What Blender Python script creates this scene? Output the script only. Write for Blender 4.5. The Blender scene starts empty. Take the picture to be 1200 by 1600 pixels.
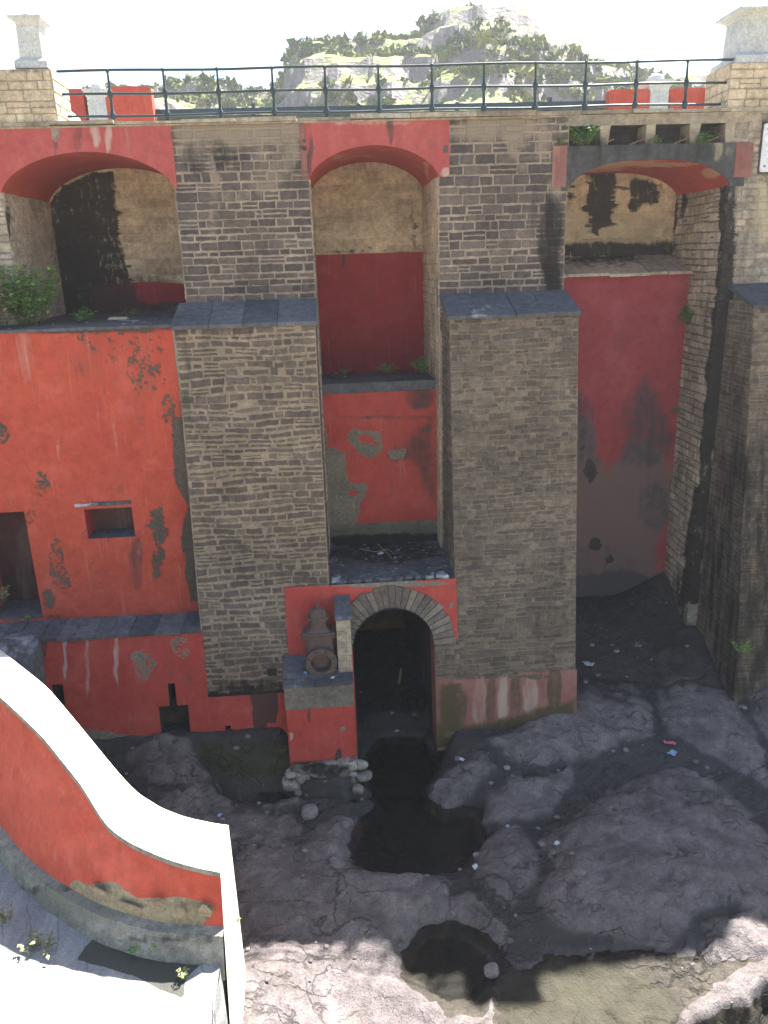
import bpy, math, random
import numpy as np
from math import radians, sin, cos, pi
from mathutils import Matrix, Vector

SC = bpy.context.scene
COL = SC.collection
# ------------------------------------------------------------------ camera
EYE = np.array([0.0, -18.5, 11.5])
_P = np.array([600., 800.]); _N = np.array([510., 410.]); _V = np.array([720., 4600.])
FOC = math.sqrt(-np.dot(_N - _P, _V - _P))
def _cd(px, py): return np.array([px - 600., 800. - py, -FOC])
_n = _cd(*_N); _n /= np.linalg.norm(_n)
_z = -_cd(*_V); _z /= np.linalg.norm(_z)
_x = np.cross(_n, _z)
MW = np.array([_x, _n, _z])                      # world = MW @ camera axes
cam = bpy.data.cameras.new('Camera')
cam.sensor_fit = 'VERTICAL'; cam.sensor_height = 24; cam.lens = FOC / 1600 * 24
cam.clip_start = 0.1; cam.clip_end = 5000
co = bpy.data.objects.new('Camera', cam); COL.objects.link(co)
co.matrix_world = Matrix([[*MW[0], EYE[0]], [*MW[1], EYE[1]], [*MW[2], EYE[2]], [0, 0, 0, 1]])
SC.camera = co
SC.render.resolution_x = 768; SC.render.resolution_y = 1024

# ------------------------------------------------------------------ light
SUN_EL, SUN_AZ = radians(55.5), radians(39)        # azimuth measured from +Y towards +X
w = bpy.data.worlds.new('World'); SC.world = w; w.use_nodes = True
wn = w.node_tree.nodes; bg = wn['Background']
sky = wn.new('ShaderNodeTexSky'); sky.sky_type = 'NISHITA'; sky.sun_disc = False
sky.sun_elevation = SUN_EL; sky.sun_rotation = SUN_AZ
sky.air_density = 1.3; sky.dust_density = 1.6; sky.ozone_density = 1.0
w.node_tree.links.new(sky.outputs[0], bg.inputs[0]); bg.inputs[1].default_value = 0.05
sl = bpy.data.lights.new('Sun', 'SUN'); sl.energy = 5.0; sl.angle = radians(0.53); sl.color = (1.0, .96, .90)
so = bpy.data.objects.new('Sun', sl); COL.objects.link(so); so.location = (10, 20, 40)
sd = Vector((sin(SUN_AZ) * cos(SUN_EL), cos(SUN_AZ) * cos(SUN_EL), sin(SUN_EL)))
so.rotation_euler = sd.to_track_quat('Z', 'Y').to_euler()
vs = SC.view_settings
vs.view_transform = 'Standard'; vs.look = 'None'; vs.gamma = 1.0; vs.exposure = 2.42
SC.cycles.max_bounces = 8; SC.cycles.diffuse_bounces = 5; SC.cycles.transparent_max_bounces = 12

GLARE_VEIL = .0006  # density of the volume added for the glare veil
# ------------------------------------------------------------------ picture <-> place
def ray(px, py): return MW @ _cd(px, py)
def atY(px, py, Y=0.):
    d = ray(px, py); return EYE + d * ((Y - EYE[1]) / d[1])
def atZ(px, py, Z=0.):
    d = ray(px, py); return EYE + d * ((Z - EYE[2]) / d[2])
def proj(P):
    c = (np.asarray(P) - EYE) @ MW
    return 600 + FOC * c[:, 0] / -c[:, 2], 800 - FOC * c[:, 1] / -c[:, 2]
BT = 10.28
def bat(z): return -1.15 - .12 * (BT - z)
def atB(px, py, off=0.):
    Y = -1.5
    for _ in range(20):
        p = atY(px, py, Y + off); Y = bat(p[2])
    return p

# ------------------------------------------------------------------ noise
def _h(ix, iy, iz, s):
    n = (ix * 374761393 + iy * 668265263 + iz * 2147483647 + s * 974634777) & 0xffffffff
    n = ((n ^ (n >> 13)) * 1274126177) & 0xffffffff
    n = ((n ^ (n >> 15)) * 2246822519) & 0xffffffff
    return ((n ^ (n >> 16)) & 0xffff) / 65535.
def noise(P, sc=1., seed=0):
    P = np.asarray(P, float) * sc
    i = np.floor(P).astype(np.int64); f = P - i; f = f * f * (3 - 2 * f)
    r = 0
    for a in (0, 1):
        for b in (0, 1):
            for c in (0, 1):
                wgt = (f[:, 0] if a else 1 - f[:, 0]) * (f[:, 1] if b else 1 - f[:, 1]) * (f[:, 2] if c else 1 - f[:, 2])
                r = r + wgt * _h(i[:, 0] + a, i[:, 1] + b, i[:, 2] + c, seed)
    return r
def fbm(P, sc=1., seed=0, o=4):
    r = 0; a = .5; t = 0
    for k in range(o):
        r = r + a * noise(P, sc * 2 ** k, seed + k * 7); t += a; a *= .5
    return r / t
def sst(x, a, b):
    t = np.clip((x - a) / (b - a), 0, 1); return t * t * (3 - 2 * t)
def sdf(x, y, poly):
    """signed distance to a polygon, positive inside"""
    poly = np.asarray(poly, float); d = np.full(x.shape, 1e9); ins = np.zeros(x.shape, bool)
    n = len(poly)
    for k in range(n):
        a, b = poly[k], poly[(k + 1) % n]; e = b - a
        t = np.clip(((x - a[0]) * e[0] + (y - a[1]) * e[1]) / (e @ e + 1e-12), 0, 1)
        d = np.minimum(d, (x - a[0] - t * e[0]) ** 2 + (y - a[1] - t * e[1]) ** 2)
        cr = (a[1] > y) != (b[1] > y)
        if abs(e[1]) > 1e-12:
            ins ^= cr & (x < e[0] * (y - a[1]) / e[1] + a[0])
    d = np.sqrt(d); return np.where(ins, d, -d)
def masks(P, spec, wob=9.):
    """weathering and painted tones of a surface: R, G, B amounts at each point.  spec: (channel, 'e', cx, cy, rx, ry, amount) or (channel, 'p', points, soft, amount)"""
    P = np.asarray(P); out = np.zeros((len(P), 4)); out[:, 3] = 1
    if not spec: return out
    x, y = proj(P)
    x = x + (fbm(P, 2.2, 3) - .5) * 2 * wob; y = y + (fbm(P, 2.2, 13) - .5) * 2 * wob
    for s in spec:
        if s[1] == 'e':
            d = np.sqrt(((x - s[2]) / s[4]) ** 2 + ((y - s[3]) / s[5]) ** 2)
            v = s[6] * np.clip((1.25 - d) / .5, 0, 1)
        else:
            v = s[4] * sst(sdf(x, y, s[2]), -s[3], s[3])
        out[:, s[0]] = np.maximum(out[:, s[0]], v) if s[-1] >= 0 else out[:, s[0]] * (1 - np.clip(-v, 0, 1))
    return out

# ------------------------------------------------------------------ mesh builder and scene tree
class MB:
    def __init__(s): s.v = []; s.f = []; s.t = []; s.n = 0
    def add(s, V, F, tint=.5):
        V = np.asarray(V, float).reshape(-1, 3); s.v.append(V)
        s.f += [tuple(i + s.n for i in f) for f in F]
        s.t.append(np.full(len(V), tint)); s.n += len(V)
    def grid(s, fn, us, vs_, skip=None, tint=.5):
        us = np.asarray(us); vs_ = np.asarray(vs_); U, W = np.meshgrid(us, vs_)
        P = np.stack(fn(U.ravel(), W.ravel()), 1); n, m = len(us), len(vs_)
        F = []
        for j in range(m - 1):
            for i in range(n - 1):
                if skip and skip((us[i] + us[i + 1]) / 2, (vs_[j] + vs_[j + 1]) / 2): continue
                a = j * n + i; F.append((a, a + 1, a + n + 1, a + n))
        s.add(P, F, tint)
    def box(s, a, b, tint=.5):
        x0, y0, z0 = a; x1, y1, z1 = b
        V = [(x0,y0,z0),(x1,y0,z0),(x1,y1,z0),(x0,y1,z0),(x0,y0,z1),(x1,y0,z1),(x1,y1,z1),(x0,y1,z1)]
        s.add(V, [(0,3,2,1),(4,5,6,7),(0,1,5,4),(1,2,6,5),(2,3,7,6),(3,0,4,7)], tint)
    def hexa(s, V, tint=.5):
        s.add(V, [(0,3,2,1),(4,5,6,7),(0,1,5,4),(1,2,6,5),(2,3,7,6),(3,0,4,7)], tint)
    def tube(s, pts, r, n=10, caps=True, tint=.5):
        pts = [np.array(p, float) for p in pts]
        if np.isscalar(r): r = [r] * len(pts)
        V = []; F = []
        for k, p in enumerate(pts):
            t = pts[min(k + 1, len(pts) - 1)] - pts[max(k - 1, 0)]; t /= np.linalg.norm(t) + 1e-9
            a = np.cross(t, (0, 0, 1)) if abs(t[2]) < .9 else np.cross(t, (0, 1, 0)); a /= np.linalg.norm(a); b = np.cross(t, a)
            for i in range(n):
                q = 2 * pi * i / n; V.append(p + r[k] * (cos(q) * a + sin(q) * b))
        for k in range(len(pts) - 1):
            for i in range(n):
                j = (i + 1) % n; F.append((k*n+i, k*n+j, (k+1)*n+j, (k+1)*n+i))
        if caps: F.append(tuple(range(n - 1, -1, -1))); F.append(tuple((len(pts)-1)*n + i for i in range(n)))
        s.add(V, F, tint)
    def lathe(s, c, prof, n=20, axis=2, tint=.5):
        """prof: (radius, height) pairs"""
        V = []; F = []
        for r, h in prof:
            for i in range(n):
                q = 2 * pi * i / n
                p = [r * cos(q), r * sin(q), h] if axis == 2 else [r * cos(q), h, r * sin(q)]
                V.append((c[0] + p[0], c[1] + p[1], c[2] + p[2]))
        for k in range(len(prof) - 1):
            for i in range(n):
                j = (i + 1) % n; F.append((k*n+i, k*n+j, (k+1)*n+j, (k+1)*n+i))
        s.add(V, F, tint)
    def build(s, name, mat, parent=None, spec=None, smooth=False, wob=9.):
        V = np.concatenate(s.v); T = np.concatenate(s.t)
        M = masks(V, spec, wob)
        off = np.array(parent['_loc']) if parent is not None else np.zeros(3)
        me = bpy.data.meshes.new(name); me.from_pydata((V - off).tolist(), [], s.f)
        a = me.attributes.new('mask', 'FLOAT_COLOR', 'POINT'); a.data.foreach_set('color', M.astype(np.float32).ravel())
        a = me.attributes.new('tint', 'FLOAT', 'POINT'); a.data.foreach_set('value', T.astype(np.float32))
        if smooth: me.polygons.foreach_set('use_smooth', [True] * len(me.polygons))
        me.materials.append(mat); me.update()
        o = bpy.data.objects.new(name, me); COL.objects.link(o)
        if parent is not None: o.parent = parent
        return o
def thing(name, label, cat, loc=(0, 0, 0), group=None):
    o = bpy.data.objects.new(name, None); COL.objects.link(o); o.location = loc; o['_loc'] = list(loc)
    o.empty_display_size = .2; o['label'] = label; o['category'] = cat
    if group: o['group'] = group
    return o
def tag(o, label, cat, group=None):
    o['label'] = label; o['category'] = cat
    if group: o['group'] = group
    return o
def struct(o, kind='structure'): o['kind'] = kind; return o
def rng(n, a, b): return np.linspace(a, b, max(2, int(n)))
def steps(a, b, s, extra=()):
    g = list(rng(abs(b - a) / s + 1, a, b)) + [e for e in extra if min(a, b) < e < max(a, b)]
    g = sorted(set(np.round(g, 4))); out = [g[0]]
    for q in g[1:]:
        if q - out[-1] > 1e-3: out.append(q)
    return np.array(out)

def masonry(mb, O, U, W, Nn, v0, v1, span, ch=(.15, .21), ln=(.3, .6), gap=.014, out=.02, jit=.006, wave=0., seed=1, tone=(0, 1)):
    """lay irregular stones in courses on the plane O + u U + v W"""
    R = random.Random(seed); O, U, W, Nn = (np.array(a, float) for a in (O, U, W, Nn)); v = v0
    while v < v1 - .03:
        h = R.uniform(*ch)
        if v + h > v1 - ch[0] * .6: h = v1 - v
        for (a, b) in span(v + h / 2):
            u = a - R.uniform(0, ln[0] * .6); first = True
            while u < b - .02:
                L = R.uniform(*ln)
                if R.random() < .14: L *= .5
                if jit > .01 and R.random() < .1: u += L * .25; continue
                u1 = u + L
                if b - u1 < ln[0] * .45: u1 = b
                s0 = max(u, a)
                if u1 - s0 < .05: u = u1; continue
                t = R.random() ** 1.3 * (tone[1] - tone[0]) + tone[0]
                g = gap * R.uniform(.6, 1.5) * .5
                x0, x1, y0, y1 = s0 + g, u1 - g, v + g, v + h - g * R.uniform(.6, 1.8)
                split = (h > ch[0] * 1.2 and R.random() < .13)
                for (ya, yb) in (((y0, (y0 + y1) / 2 - gap / 2), ((y0 + y1) / 2 + gap / 2, y1)) if split else ((y0, y1),)):
                    if yb - ya < .02: continue
                    nx = max(1, int((x1 - x0) / .09)); ny = max(1, int((yb - ya) / .09))
                    ring = [(x0 + (x1 - x0) * i / nx, ya) for i in range(nx)] + [(x1, ya + (yb - ya) * i / ny) for i in range(ny)] \
                        + [(x1 - (x1 - x0) * i / nx, yb) for i in range(nx)] + [(x0, yb - (yb - ya) * i / ny) for i in range(ny)]
                    cx, cy = (x0 + x1) / 2, (ya + yb) / 2; n = len(ring)
                    o1 = out * R.uniform(.35, 1.25); tx, ty = R.uniform(-.02, .02), R.uniform(-.03, .03)
                    e = min(.016, (yb - ya) * .2, (x1 - x0) * .2)
                    A = []; B = []; Cc = []
                    for (p, q) in ring:
                        p += R.uniform(-jit, jit); q += R.uniform(-jit, jit)
                        wv = wave * (sin(p * 2.1 + v * 3 + seed) + .6 * sin(p * 4.7 + v * 7))
                        dx = np.sign(cx - p) * min(e, abs(cx - p) * .5) if abs(cx - p) > 1e-6 else 0
                        dy = np.sign(cy - q) * min(e, abs(cy - q) * .5) if abs(cy - q) > 1e-6 else 0
                        A.append(O + U * p + W * (q + wv) - Nn * .012)
                        hh = o1 + tx * (p - cx) + ty * (q - cy)
                        B.append(O + U * (p + dx * .25) + W * (q + wv + dy * .25) + Nn * (hh * .6))
                        Cc.append(O + U * (p + dx) + W * (q + wv + dy) + Nn * (hh + R.uniform(-.003, .003)))
                    F = []
                    for i in range(n):
                        j = (i + 1) % n
                        F += [(i, j, n + j, n + i), (n + i, n + j, 2*n + j, 2*n + i)]
                    F.append(tuple(range(2 * n, 3 * n)))
                    mb.add(A + B + Cc, F, t)
                u = u1; first = False
        v += h

# ------------------------------------------------------------------ materials
class NT:
    def __init__(s, name):
        s.m = bpy.data.materials.new(name); s.m.use_nodes = True; s.t = s.m.node_tree; s.p = s.t.nodes['Principled BSDF']
        s.pos = s.t.nodes.new('ShaderNodeNewGeometry').outputs['Position']
        a = s.t.nodes.new('ShaderNodeAttribute'); a.attribute_name = 'mask'
        q = s.t.nodes.new('ShaderNodeSeparateColor'); s.t.links.new(a.outputs['Color'], q.inputs[0]); s.R, s.G, s.B = q.outputs
        a = s.t.nodes.new('ShaderNodeAttribute'); a.attribute_name = 'tint'; s.tint = a.outputs['Fac']
    def _set(s, sock, v):
        if isinstance(v, bpy.types.NodeSocket): s.t.links.new(v, sock)
        else: sock.default_value = v
    def noise(s, sc, det=4, rough=.55, scale3=None, dist=0., ofs=0.):
        v = s.pos
        if scale3 or ofs:
            mp = s.t.nodes.new('ShaderNodeMapping'); mp.inputs['Scale'].default_value = scale3 or (1, 1, 1)
            mp.inputs['Location'].default_value = (ofs, ofs * 1.7, ofs * .3); s.t.links.new(v, mp.inputs[0]); v = mp.outputs[0]
        n = s.t.nodes.new('ShaderNodeTexNoise'); s.t.links.new(v, n.inputs['Vector'])
        n.inputs['Scale'].default_value = sc; n.inputs['Detail'].default_value = det; n.inputs['Roughness'].default_value = rough; n.inputs['Distortion'].default_value = dist
        return n.outputs['Fac']
    def math(s, op, a, b=0., c=0., clamp=False):
        n = s.t.nodes.new('ShaderNodeMath'); n.operation = op; n.use_clamp = clamp
        for k, v in enumerate((a, b, c)): s._set(n.inputs[k], v)
        return n.outputs[0]
    def ramp(s, x, a, b, lo=0., hi=1.):
        n = s.t.nodes.new('ShaderNodeMapRange'); n.interpolation_type = 'SMOOTHSTEP'; s._set(n.inputs[0], x)
        for k, v in zip((1, 2, 3, 4), (a, b, lo, hi)): n.inputs[k].default_value = v
        return n.outputs[0]
    def cr(s, x, stops):
        n = s.t.nodes.new('ShaderNodeValToRGB'); s._set(n.inputs[0], x); e = n.color_ramp.elements
        while len(e) < len(stops): e.new(.5)
        for k, (p, c) in enumerate(stops): e[k].position = p; e[k].color = (*c, 1)
        return n.outputs[0]
    def mix(s, f, a, b, mode='MIX'):
        n = s.t.nodes.new('ShaderNodeMix'); n.data_type = 'RGBA'; n.blend_type = mode; s._set(n.inputs[0], f)
        for k, v in ((6, a), (7, b)): s._set(n.inputs[k], (*v, 1) if isinstance(v, tuple) and len(v) == 3 else v)
        return n.outputs[2]
    def gain(s, col, x, lo, hi):
        """multiply a colour by a noise mapped to lo..hi"""
        g = s.ramp(x, .25, .75, lo, hi); c = s.t.nodes.new('ShaderNodeCombineColor')
        for k in range(3): s.t.links.new(g, c.inputs[k])
        return s.mix(1., col, c.outputs[0], 'MULTIPLY')
    def bump(s, h, dist=.02, st=.6, prev=None):
        b = s.t.nodes.new('ShaderNodeBump'); b.inputs['Strength'].default_value = st; b.inputs['Distance'].default_value = dist
        s._set(b.inputs['Height'], h)
        if prev is not None: s.t.links.new(prev, b.inputs['Normal'])
        return b.outputs[0]
    def out(s, col, rough=.9, nrm=None, metal=0., spec=None):
        s._set(s.p.inputs['Base Color'], (*col, 1) if isinstance(col, tuple) and len(col) == 3 else col)
        s._set(s.p.inputs['Roughness'], rough); s.p.inputs['Metallic'].default_value = metal
        if spec is not None: s.p.inputs['Specular IOR Level'].default_value = spec
        if nrm is not None: s.t.links.new(nrm, s.p.inputs['Normal'])
        return s.m
DARKST = (.014, .013, .012)
def stone_mat(name, c1, c2, c3, moss=(.07, .065, .02), pale=(.46, .39, .27), bump=.02, dark=DARKST, fine=1.):
    n = NT(name)
    big, mid, fin = n.noise(.9, 3), n.noise(7, 6, .65), n.noise(45, 5, .7)
    streak = n.noise(5, 5, .6, (1, 1, .14))
    col = n.cr(n.math('ADD', n.math('MULTIPLY', n.tint, .75), n.math('MULTIPLY', mid, .3)), [(.1, c1), (.5, c2), (.95, c3)])
    col = n.gain(col, big, .78, 1.22); col = n.gain(col, mid, .75, 1.3); col = n.gain(col, fin, .72, 1.28 * fine)
    pl = n.math('ADD', n.B, n.math('MULTIPLY', n.math('SUBTRACT', streak, .5), 1.1))
    col = n.mix(n.ramp(n.math('MULTIPLY', pl, n.ramp(n.B, .02, .2)), .25, .85, 0, .85), col, pale)
    ms = n.math('ADD', n.R, n.math('MULTIPLY', n.math('SUBTRACT', mid, .5), 1.0))
    col = n.mix(n.ramp(n.math('MULTIPLY', ms, n.ramp(n.R, .02, .2)), .3, .9, 0, .8), col, moss)
    dk = n.math('ADD', n.G, n.math('MULTIPLY', n.math('SUBTRACT', streak, .5), 1.2))
    dk = n.ramp(n.math('MULTIPLY', dk, n.ramp(n.G, .02, .25)), .2, .75, 0, .93)
    dk = n.math('MULTIPLY', dk, n.ramp(n.math('MULTIPLY', n.noise(11, 6, .7, (1, 1, .4), ofs=9), n.math('ADD', big, .5)), .60, .74, 1, .45))
    col = n.mix(dk, col, dark)
    b = n.bump(mid, bump, .7); b = n.bump(fin, bump * .35, .8, b)
    return n.out(col, .92, b, spec=.25)
def plaster_mat(name, c1, c2, under=(.17, .14, .115), stain=(.055, .045, .042), pale=(.5, .38, .33), rimf=.35):
    n = NT(name)
    big, mid, fin = n.noise(.7, 4, .6), n.noise(4.5, 7, .65), n.noise(38, 6, .7)
    st = n.noise(4, 6, .62, (1, 1, .1)); st2 = n.noise(9, 4, .6, (1, 1, .07), ofs=4)
    col = n.cr(n.math('ADD', n.math('MULTIPLY', big, .55), n.math('MULTIPLY', st, .45)), [(.3, c1), (.68, c2)])
    col = n.gain(col, mid, .84, 1.14); col = n.gain(col, fin, .9, 1.1)
    col = n.mix(n.ramp(n.noise(1.3, 7, .68, ofs=21), .48, .72, 0, .30), col, tuple(min(1, q * 1.25 + .07) for q in c2))
    col = n.mix(n.math('MULTIPLY', n.ramp(n.noise(30, 4, .7, ofs=17), .60, .68, 0, .75), n.ramp(n.noise(1.7, 5, .65, ofs=11), .50, .66)), col, stain)
    col = n.mix(n.ramp(st2, .58, .80, 0, .22), col, pale)
    col = n.mix(n.ramp(n.math('MULTIPLY', mid, st), .30, .42, 0, .35), col, stain)
    blk = n.math('ADD', n.B, n.math('MULTIPLY', n.math('SUBTRACT', st2, .5), .9))
    col = n.mix(n.ramp(n.math('MULTIPLY', blk, n.ramp(n.B, .02, .2)), .25, .9, 0, .8), col, pale)
    g = n.math('ADD', n.G, n.math('MULTIPLY', n.math('SUBTRACT', n.math('ADD', n.math('MULTIPLY', st, .5), n.math('MULTIPLY', mid, .5)), .5), 1.5))
    gd = n.ramp(n.math('MULTIPLY', g, n.ramp(n.G, .02, .25)), .25, .8, 0, .88)
    col = n.mix(gd, col, stain)
    chip = n.ramp(n.noise(11, 5, .7, ofs=7), .70, .73, 0, 1)                    # scattered small chips
    chip = n.math('MULTIPLY', chip, n.ramp(n.noise(1.1, 2, .5, ofs=2), .5, .62))
    ls = n.math('ADD', n.R, n.math('ADD', n.math('MULTIPLY', n.math('SUBTRACT', n.noise(4.2, 8, .72), .5), 1.9), n.math('MULTIPLY', n.math('SUBTRACT', n.noise(17, 5, .7, ofs=3), .5), .9)))
    lsv = n.math('MULTIPLY', ls, n.ramp(n.R, .02, .15)); loss = n.ramp(lsv, .48, .52); rim = n.math('MULTIPLY', n.ramp(lsv, .50, .53, 1, 0), n.ramp(lsv, .44, .49))
    loss = n.math('MAXIMUM', loss, chip)
    ucol = n.gain((0, 0, 0, 1), mid, 1, 1)
    ucol = n.gain(n.cr(n.noise(14, 6, .7, ofs=1), [(.3, tuple(q * .55 for q in under)), (.6, under), (.8, tuple(min(1, q * 1.9) for q in under))]), big, .7, 1.2)
    col = n.mix(loss, col, ucol); col = n.mix(n.math('MULTIPLY', rim, rimf), col, tuple(min(1, q * 2.1) for q in under))
    hgt = n.math('SUBTRACT', n.math('MULTIPLY', mid, .5), n.math('MULTIPLY', loss, .9))
    b = n.bump(hgt, .014, .8); b = n.bump(fin, .004, .7, b)
    return n.out(col, .88, b, spec=.25)
def plain_mat(name, c1, c2, rough=.85, sc=8., bump=.006, metal=0., spec=None, c3=None):
    n = NT(name); a, f = n.noise(sc, 6, .65), n.noise(sc * 7, 4, .6)
    stops = [(.3, c1), (.7, c2)] if c3 is None else [(.3, c1), (.55, c2), (.8, c3)]
    col = n.gain(n.cr(a, stops), f, .8, 1.2)
    col = n.mix(n.ramp(n.math('MULTIPLY', n.math('ADD', n.G, n.math('MULTIPLY', n.math('SUBTRACT', a, .5), 1.)), n.ramp(n.G, .02, .2)), .3, .8, 0, .9), col, DARKST)
    return n.out(col, rough, n.bump(n.math('ADD', a, n.math('MULTIPLY', f, .4)), bump, .7), metal, spec)

M = {}
M['pier'] = stone_mat('PierStone', (.074, .058, .055), (.120, .094, .084), (.19, .148, .12), pale=(.30, .235, .175))
M['pier_mortar'] = stone_mat('PierMortar', (.25, .20, .16), (.31, .25, .20), (.37, .30, .24), bump=.01, pale=(.32, .26, .2))
M['butt'] = stone_mat('ButtressStone', (.095, .073, .062), (.138, .106, .086), (.195, .148, .11))
M['butt_mortar'] = stone_mat('ButtressMortar', (.20, .155, .11), (.265, .205, .145), (.33, .26, .185), bump=.02)
M['butt2'] = stone_mat('GreyButtressStone', (.088, .071, .060), (.134, .108, .086), (.205, .160, .122))
M['butt2_mortar'] = stone_mat('GreyButtressMortar', (.145, .112, .082), (.19, .148, .108), (.245, .19, .14), bump=.014)
M['tan'] = stone_mat('TanStone', (.38, .29, .20), (.50, .39, .27), (.56, .46, .34), moss=(.12, .10, .04), pale=(.55, .46, .32))
M['tan_mortar'] = stone_mat('TanMortar', (.42, .33, .22), (.50, .39, .27), (.56, .45, .32), bump=.01, pale=(.55, .46, .32))
M['jamb'] = stone_mat('JambStone', (.22, .185, .15), (.37, .30, .23), (.48, .40, .31))
M['jamb_mortar'] = stone_mat('JambMortar', (.12, .095, .07), (.17, .135, .10), (.2, .16, .12), bump=.012)
M['orange_red'] = plaster_mat('OrangeRedPlaster', (.41, .060, .038), (.49, .088, .050), under=(.125, .095, .075), rimf=.0)  # the more orange of the red plaster colours
M['red'] = plaster_mat('RedPlaster', (.37, .050, .042), (.46, .076, .056), under=(.24, .21, .165), rimf=.7)
M['crimson'] = plaster_mat('CrimsonPlaster', (.26, .026, .030), (.35, .036, .040))
M['band'] = plaster_mat('FadedRedPlaster', (.37, .068, .064), (.44, .098, .090), under=(.3, .24, .2))
M['rbay'] = plaster_mat('StainedCrimsonPlaster', (.25, .040, .048), (.32, .054, .062), stain=(.055, .055, .060), pale=(.125, .112, .104), under=(.06, .05, .045))
M['dado'] = plaster_mat('StainedDadoPlaster', (.22, .075, .07), (.30, .15, .12), stain=(.05, .05, .018), pale=(.40, .35, .26), under=(.13, .12, .07))
M['soffit'] = plaster_mat('SoffitPlaster', (.34, .052, .040), (.46, .080, .048), pale=(.5, .3, .2))
M['slate'] = stone_mat('SlateSlab', (.066, .070, .080), (.090, .094, .106), (.14, .14, .15), pale=(.55, .55, .58), bump=.012)
M['lintel'] = stone_mat('DarkLintel', (.045, .047, .048), (.065, .066, .066), (.1, .1, .095), pale=(.42, .36, .25))
M['conc'] = stone_mat('OldConcrete', (.15, .145, .125), (.23, .215, .18), (.33, .31, .25), moss=(.08, .09, .03))
M['ring'] = stone_mat('ArchRingStone', (.11, .098, .084), (.16, .14, .115), (.23, .2, .16))
M['grey'] = stone_mat('GreyRender', (.11, .10, .088), (.16, .145, .12), (.24, .22, .17))
M['dark'] = stone_mat('DarkWall', (.05, .042, .038), (.08, .066, .06), (.12, .10, .09))
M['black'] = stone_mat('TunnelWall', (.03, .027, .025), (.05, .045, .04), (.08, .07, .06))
M['coping'] = stone_mat('CopingStone', (.20, .165, .125), (.31, .26, .2), (.42, .36, .28))
M['white'] = plain_mat('WhiteLimewash', (.42, .43, .43), (.6, .6, .58), .8, 3)
M['iron'] = plain_mat('PaintedIron', (.012, .028, .034), (.022, .046, .055), .45, 9, .002)
M['rust'] = plain_mat('RustyIron', (.065, .046, .042), (.11, .074, .062), .85, 11, .01, c3=(.17, .10, .075))
M['sign'] = plain_mat('SignEnamel', (.62, .64, .68), (.72, .73, .76), .4, 2, .001)
M['bolt'] = plain_mat('DullSteel', (.1, .1, .11), (.2, .2, .2), .5, 20, .002)
M['walltop'] = stone_mat('LimeTop', (.5, .46, .38), (.58, .54, .46), (.66, .62, .54), bump=.008)
M['rubble'] = stone_mat('RubbleFooting', (.10, .09, .08), (.2, .18, .155), (.34, .31, .27), moss=(.09, .10, .03))
M['wood'] = plain_mat('WeatheredBoard', (.25, .17, .08), (.42, .30, .15), .8, 5)
# ------------------------------------------------------------------ the dam wall
Xl0, Xl1 = -6.83, -3.19        # left arch opening
Xn0, Xn1 = -0.28, 2.55         # middle niche
Xr0, Xr1 = 5.44, 9.17          # right arch
ZTOP = 14.38
dam = thing('dam_wall', 'tall stone dam wall with three arched recesses under the iron railing', 'dam', (0, 0, 0))

def arch_z(x, x0, x1, spring, rise, p=2.0):
    u = np.clip(np.abs(2 * (x - x0) / (x1 - x0) - 1), 0, 1)
    return spring + rise * (1 - u ** p) ** (1 / 1.55)
ARCH = {'l': (Xl0, Xl1, 13.12, .76, 2.0), 'n': (Xn0, Xn1, 13.22, .66, 2.0), 'r': (Xr0, Xr1, 12.86, .60, 2.6)}

# masonry piers
def rect(a, b): return lambda v: [(a, b)]
pier_spec = [(2, 'e', 300, 215, 34, 34, .75), (2, 'e', 380, 202, 120, 28, .8), (2, 'e', 331, 300, 7, 90, .75), (2, 'e', 415, 270, 30, 45, .5), (2, 'e', 450, 225, 18, 50, .6), (1, 'e', 325, 240, 50, 30, .38), (1, 'e', 330, 330, 60, 40, .12),
             (1, 'e', 310, 245, 22, 32, .45), (1, 'e', 380, 245, 30, 30, .3),
             (2, 'e', 775, 202, 80, 24, .8), (2, 'e', 800, 220, 14, 40, .75), (2, 'e', 850, 215, 18, 40, .6), (1, 'e', 790, 290, 60, 40, .15), (2, 'e', 870, 290, 10, 24, .7), (1, 'e', 862, 390, 18, 95, .75), (1, 'e', 850, 340, 24, 60, .4),
             (2, 'e', 820, 420, 16, 50, .35)]
for (a, b, zb, sd_) in ((Xl1, Xn0, 3.0, 11), (Xn1, Xr0, 3.0, 12)):
    mb = MB(); mb.grid(lambda u, v: (u, u * 0 + .004, v), steps(a, b, .1), steps(zb, ZTOP, .1))
    mb.grid(lambda u, v: (u * 0 + a, u, v), steps(0, .02, .02), steps(zb, ZTOP, .3))
    mb.build('pier', M['pier_mortar'], dam, pier_spec)
    mb = MB(); masonry(mb, (0, 0, 0), (1, 0, 0), (0, 0, 1), (0, -1, 0), 9.9, ZTOP - .02, rect(a, b), ch=(.13, .23), ln=(.28, .62), gap=.032, out=.022, jit=.008, seed=sd_, tone=(0, .8))
    mb.build('pier_facing', M['pier'], dam, pier_spec)
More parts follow.
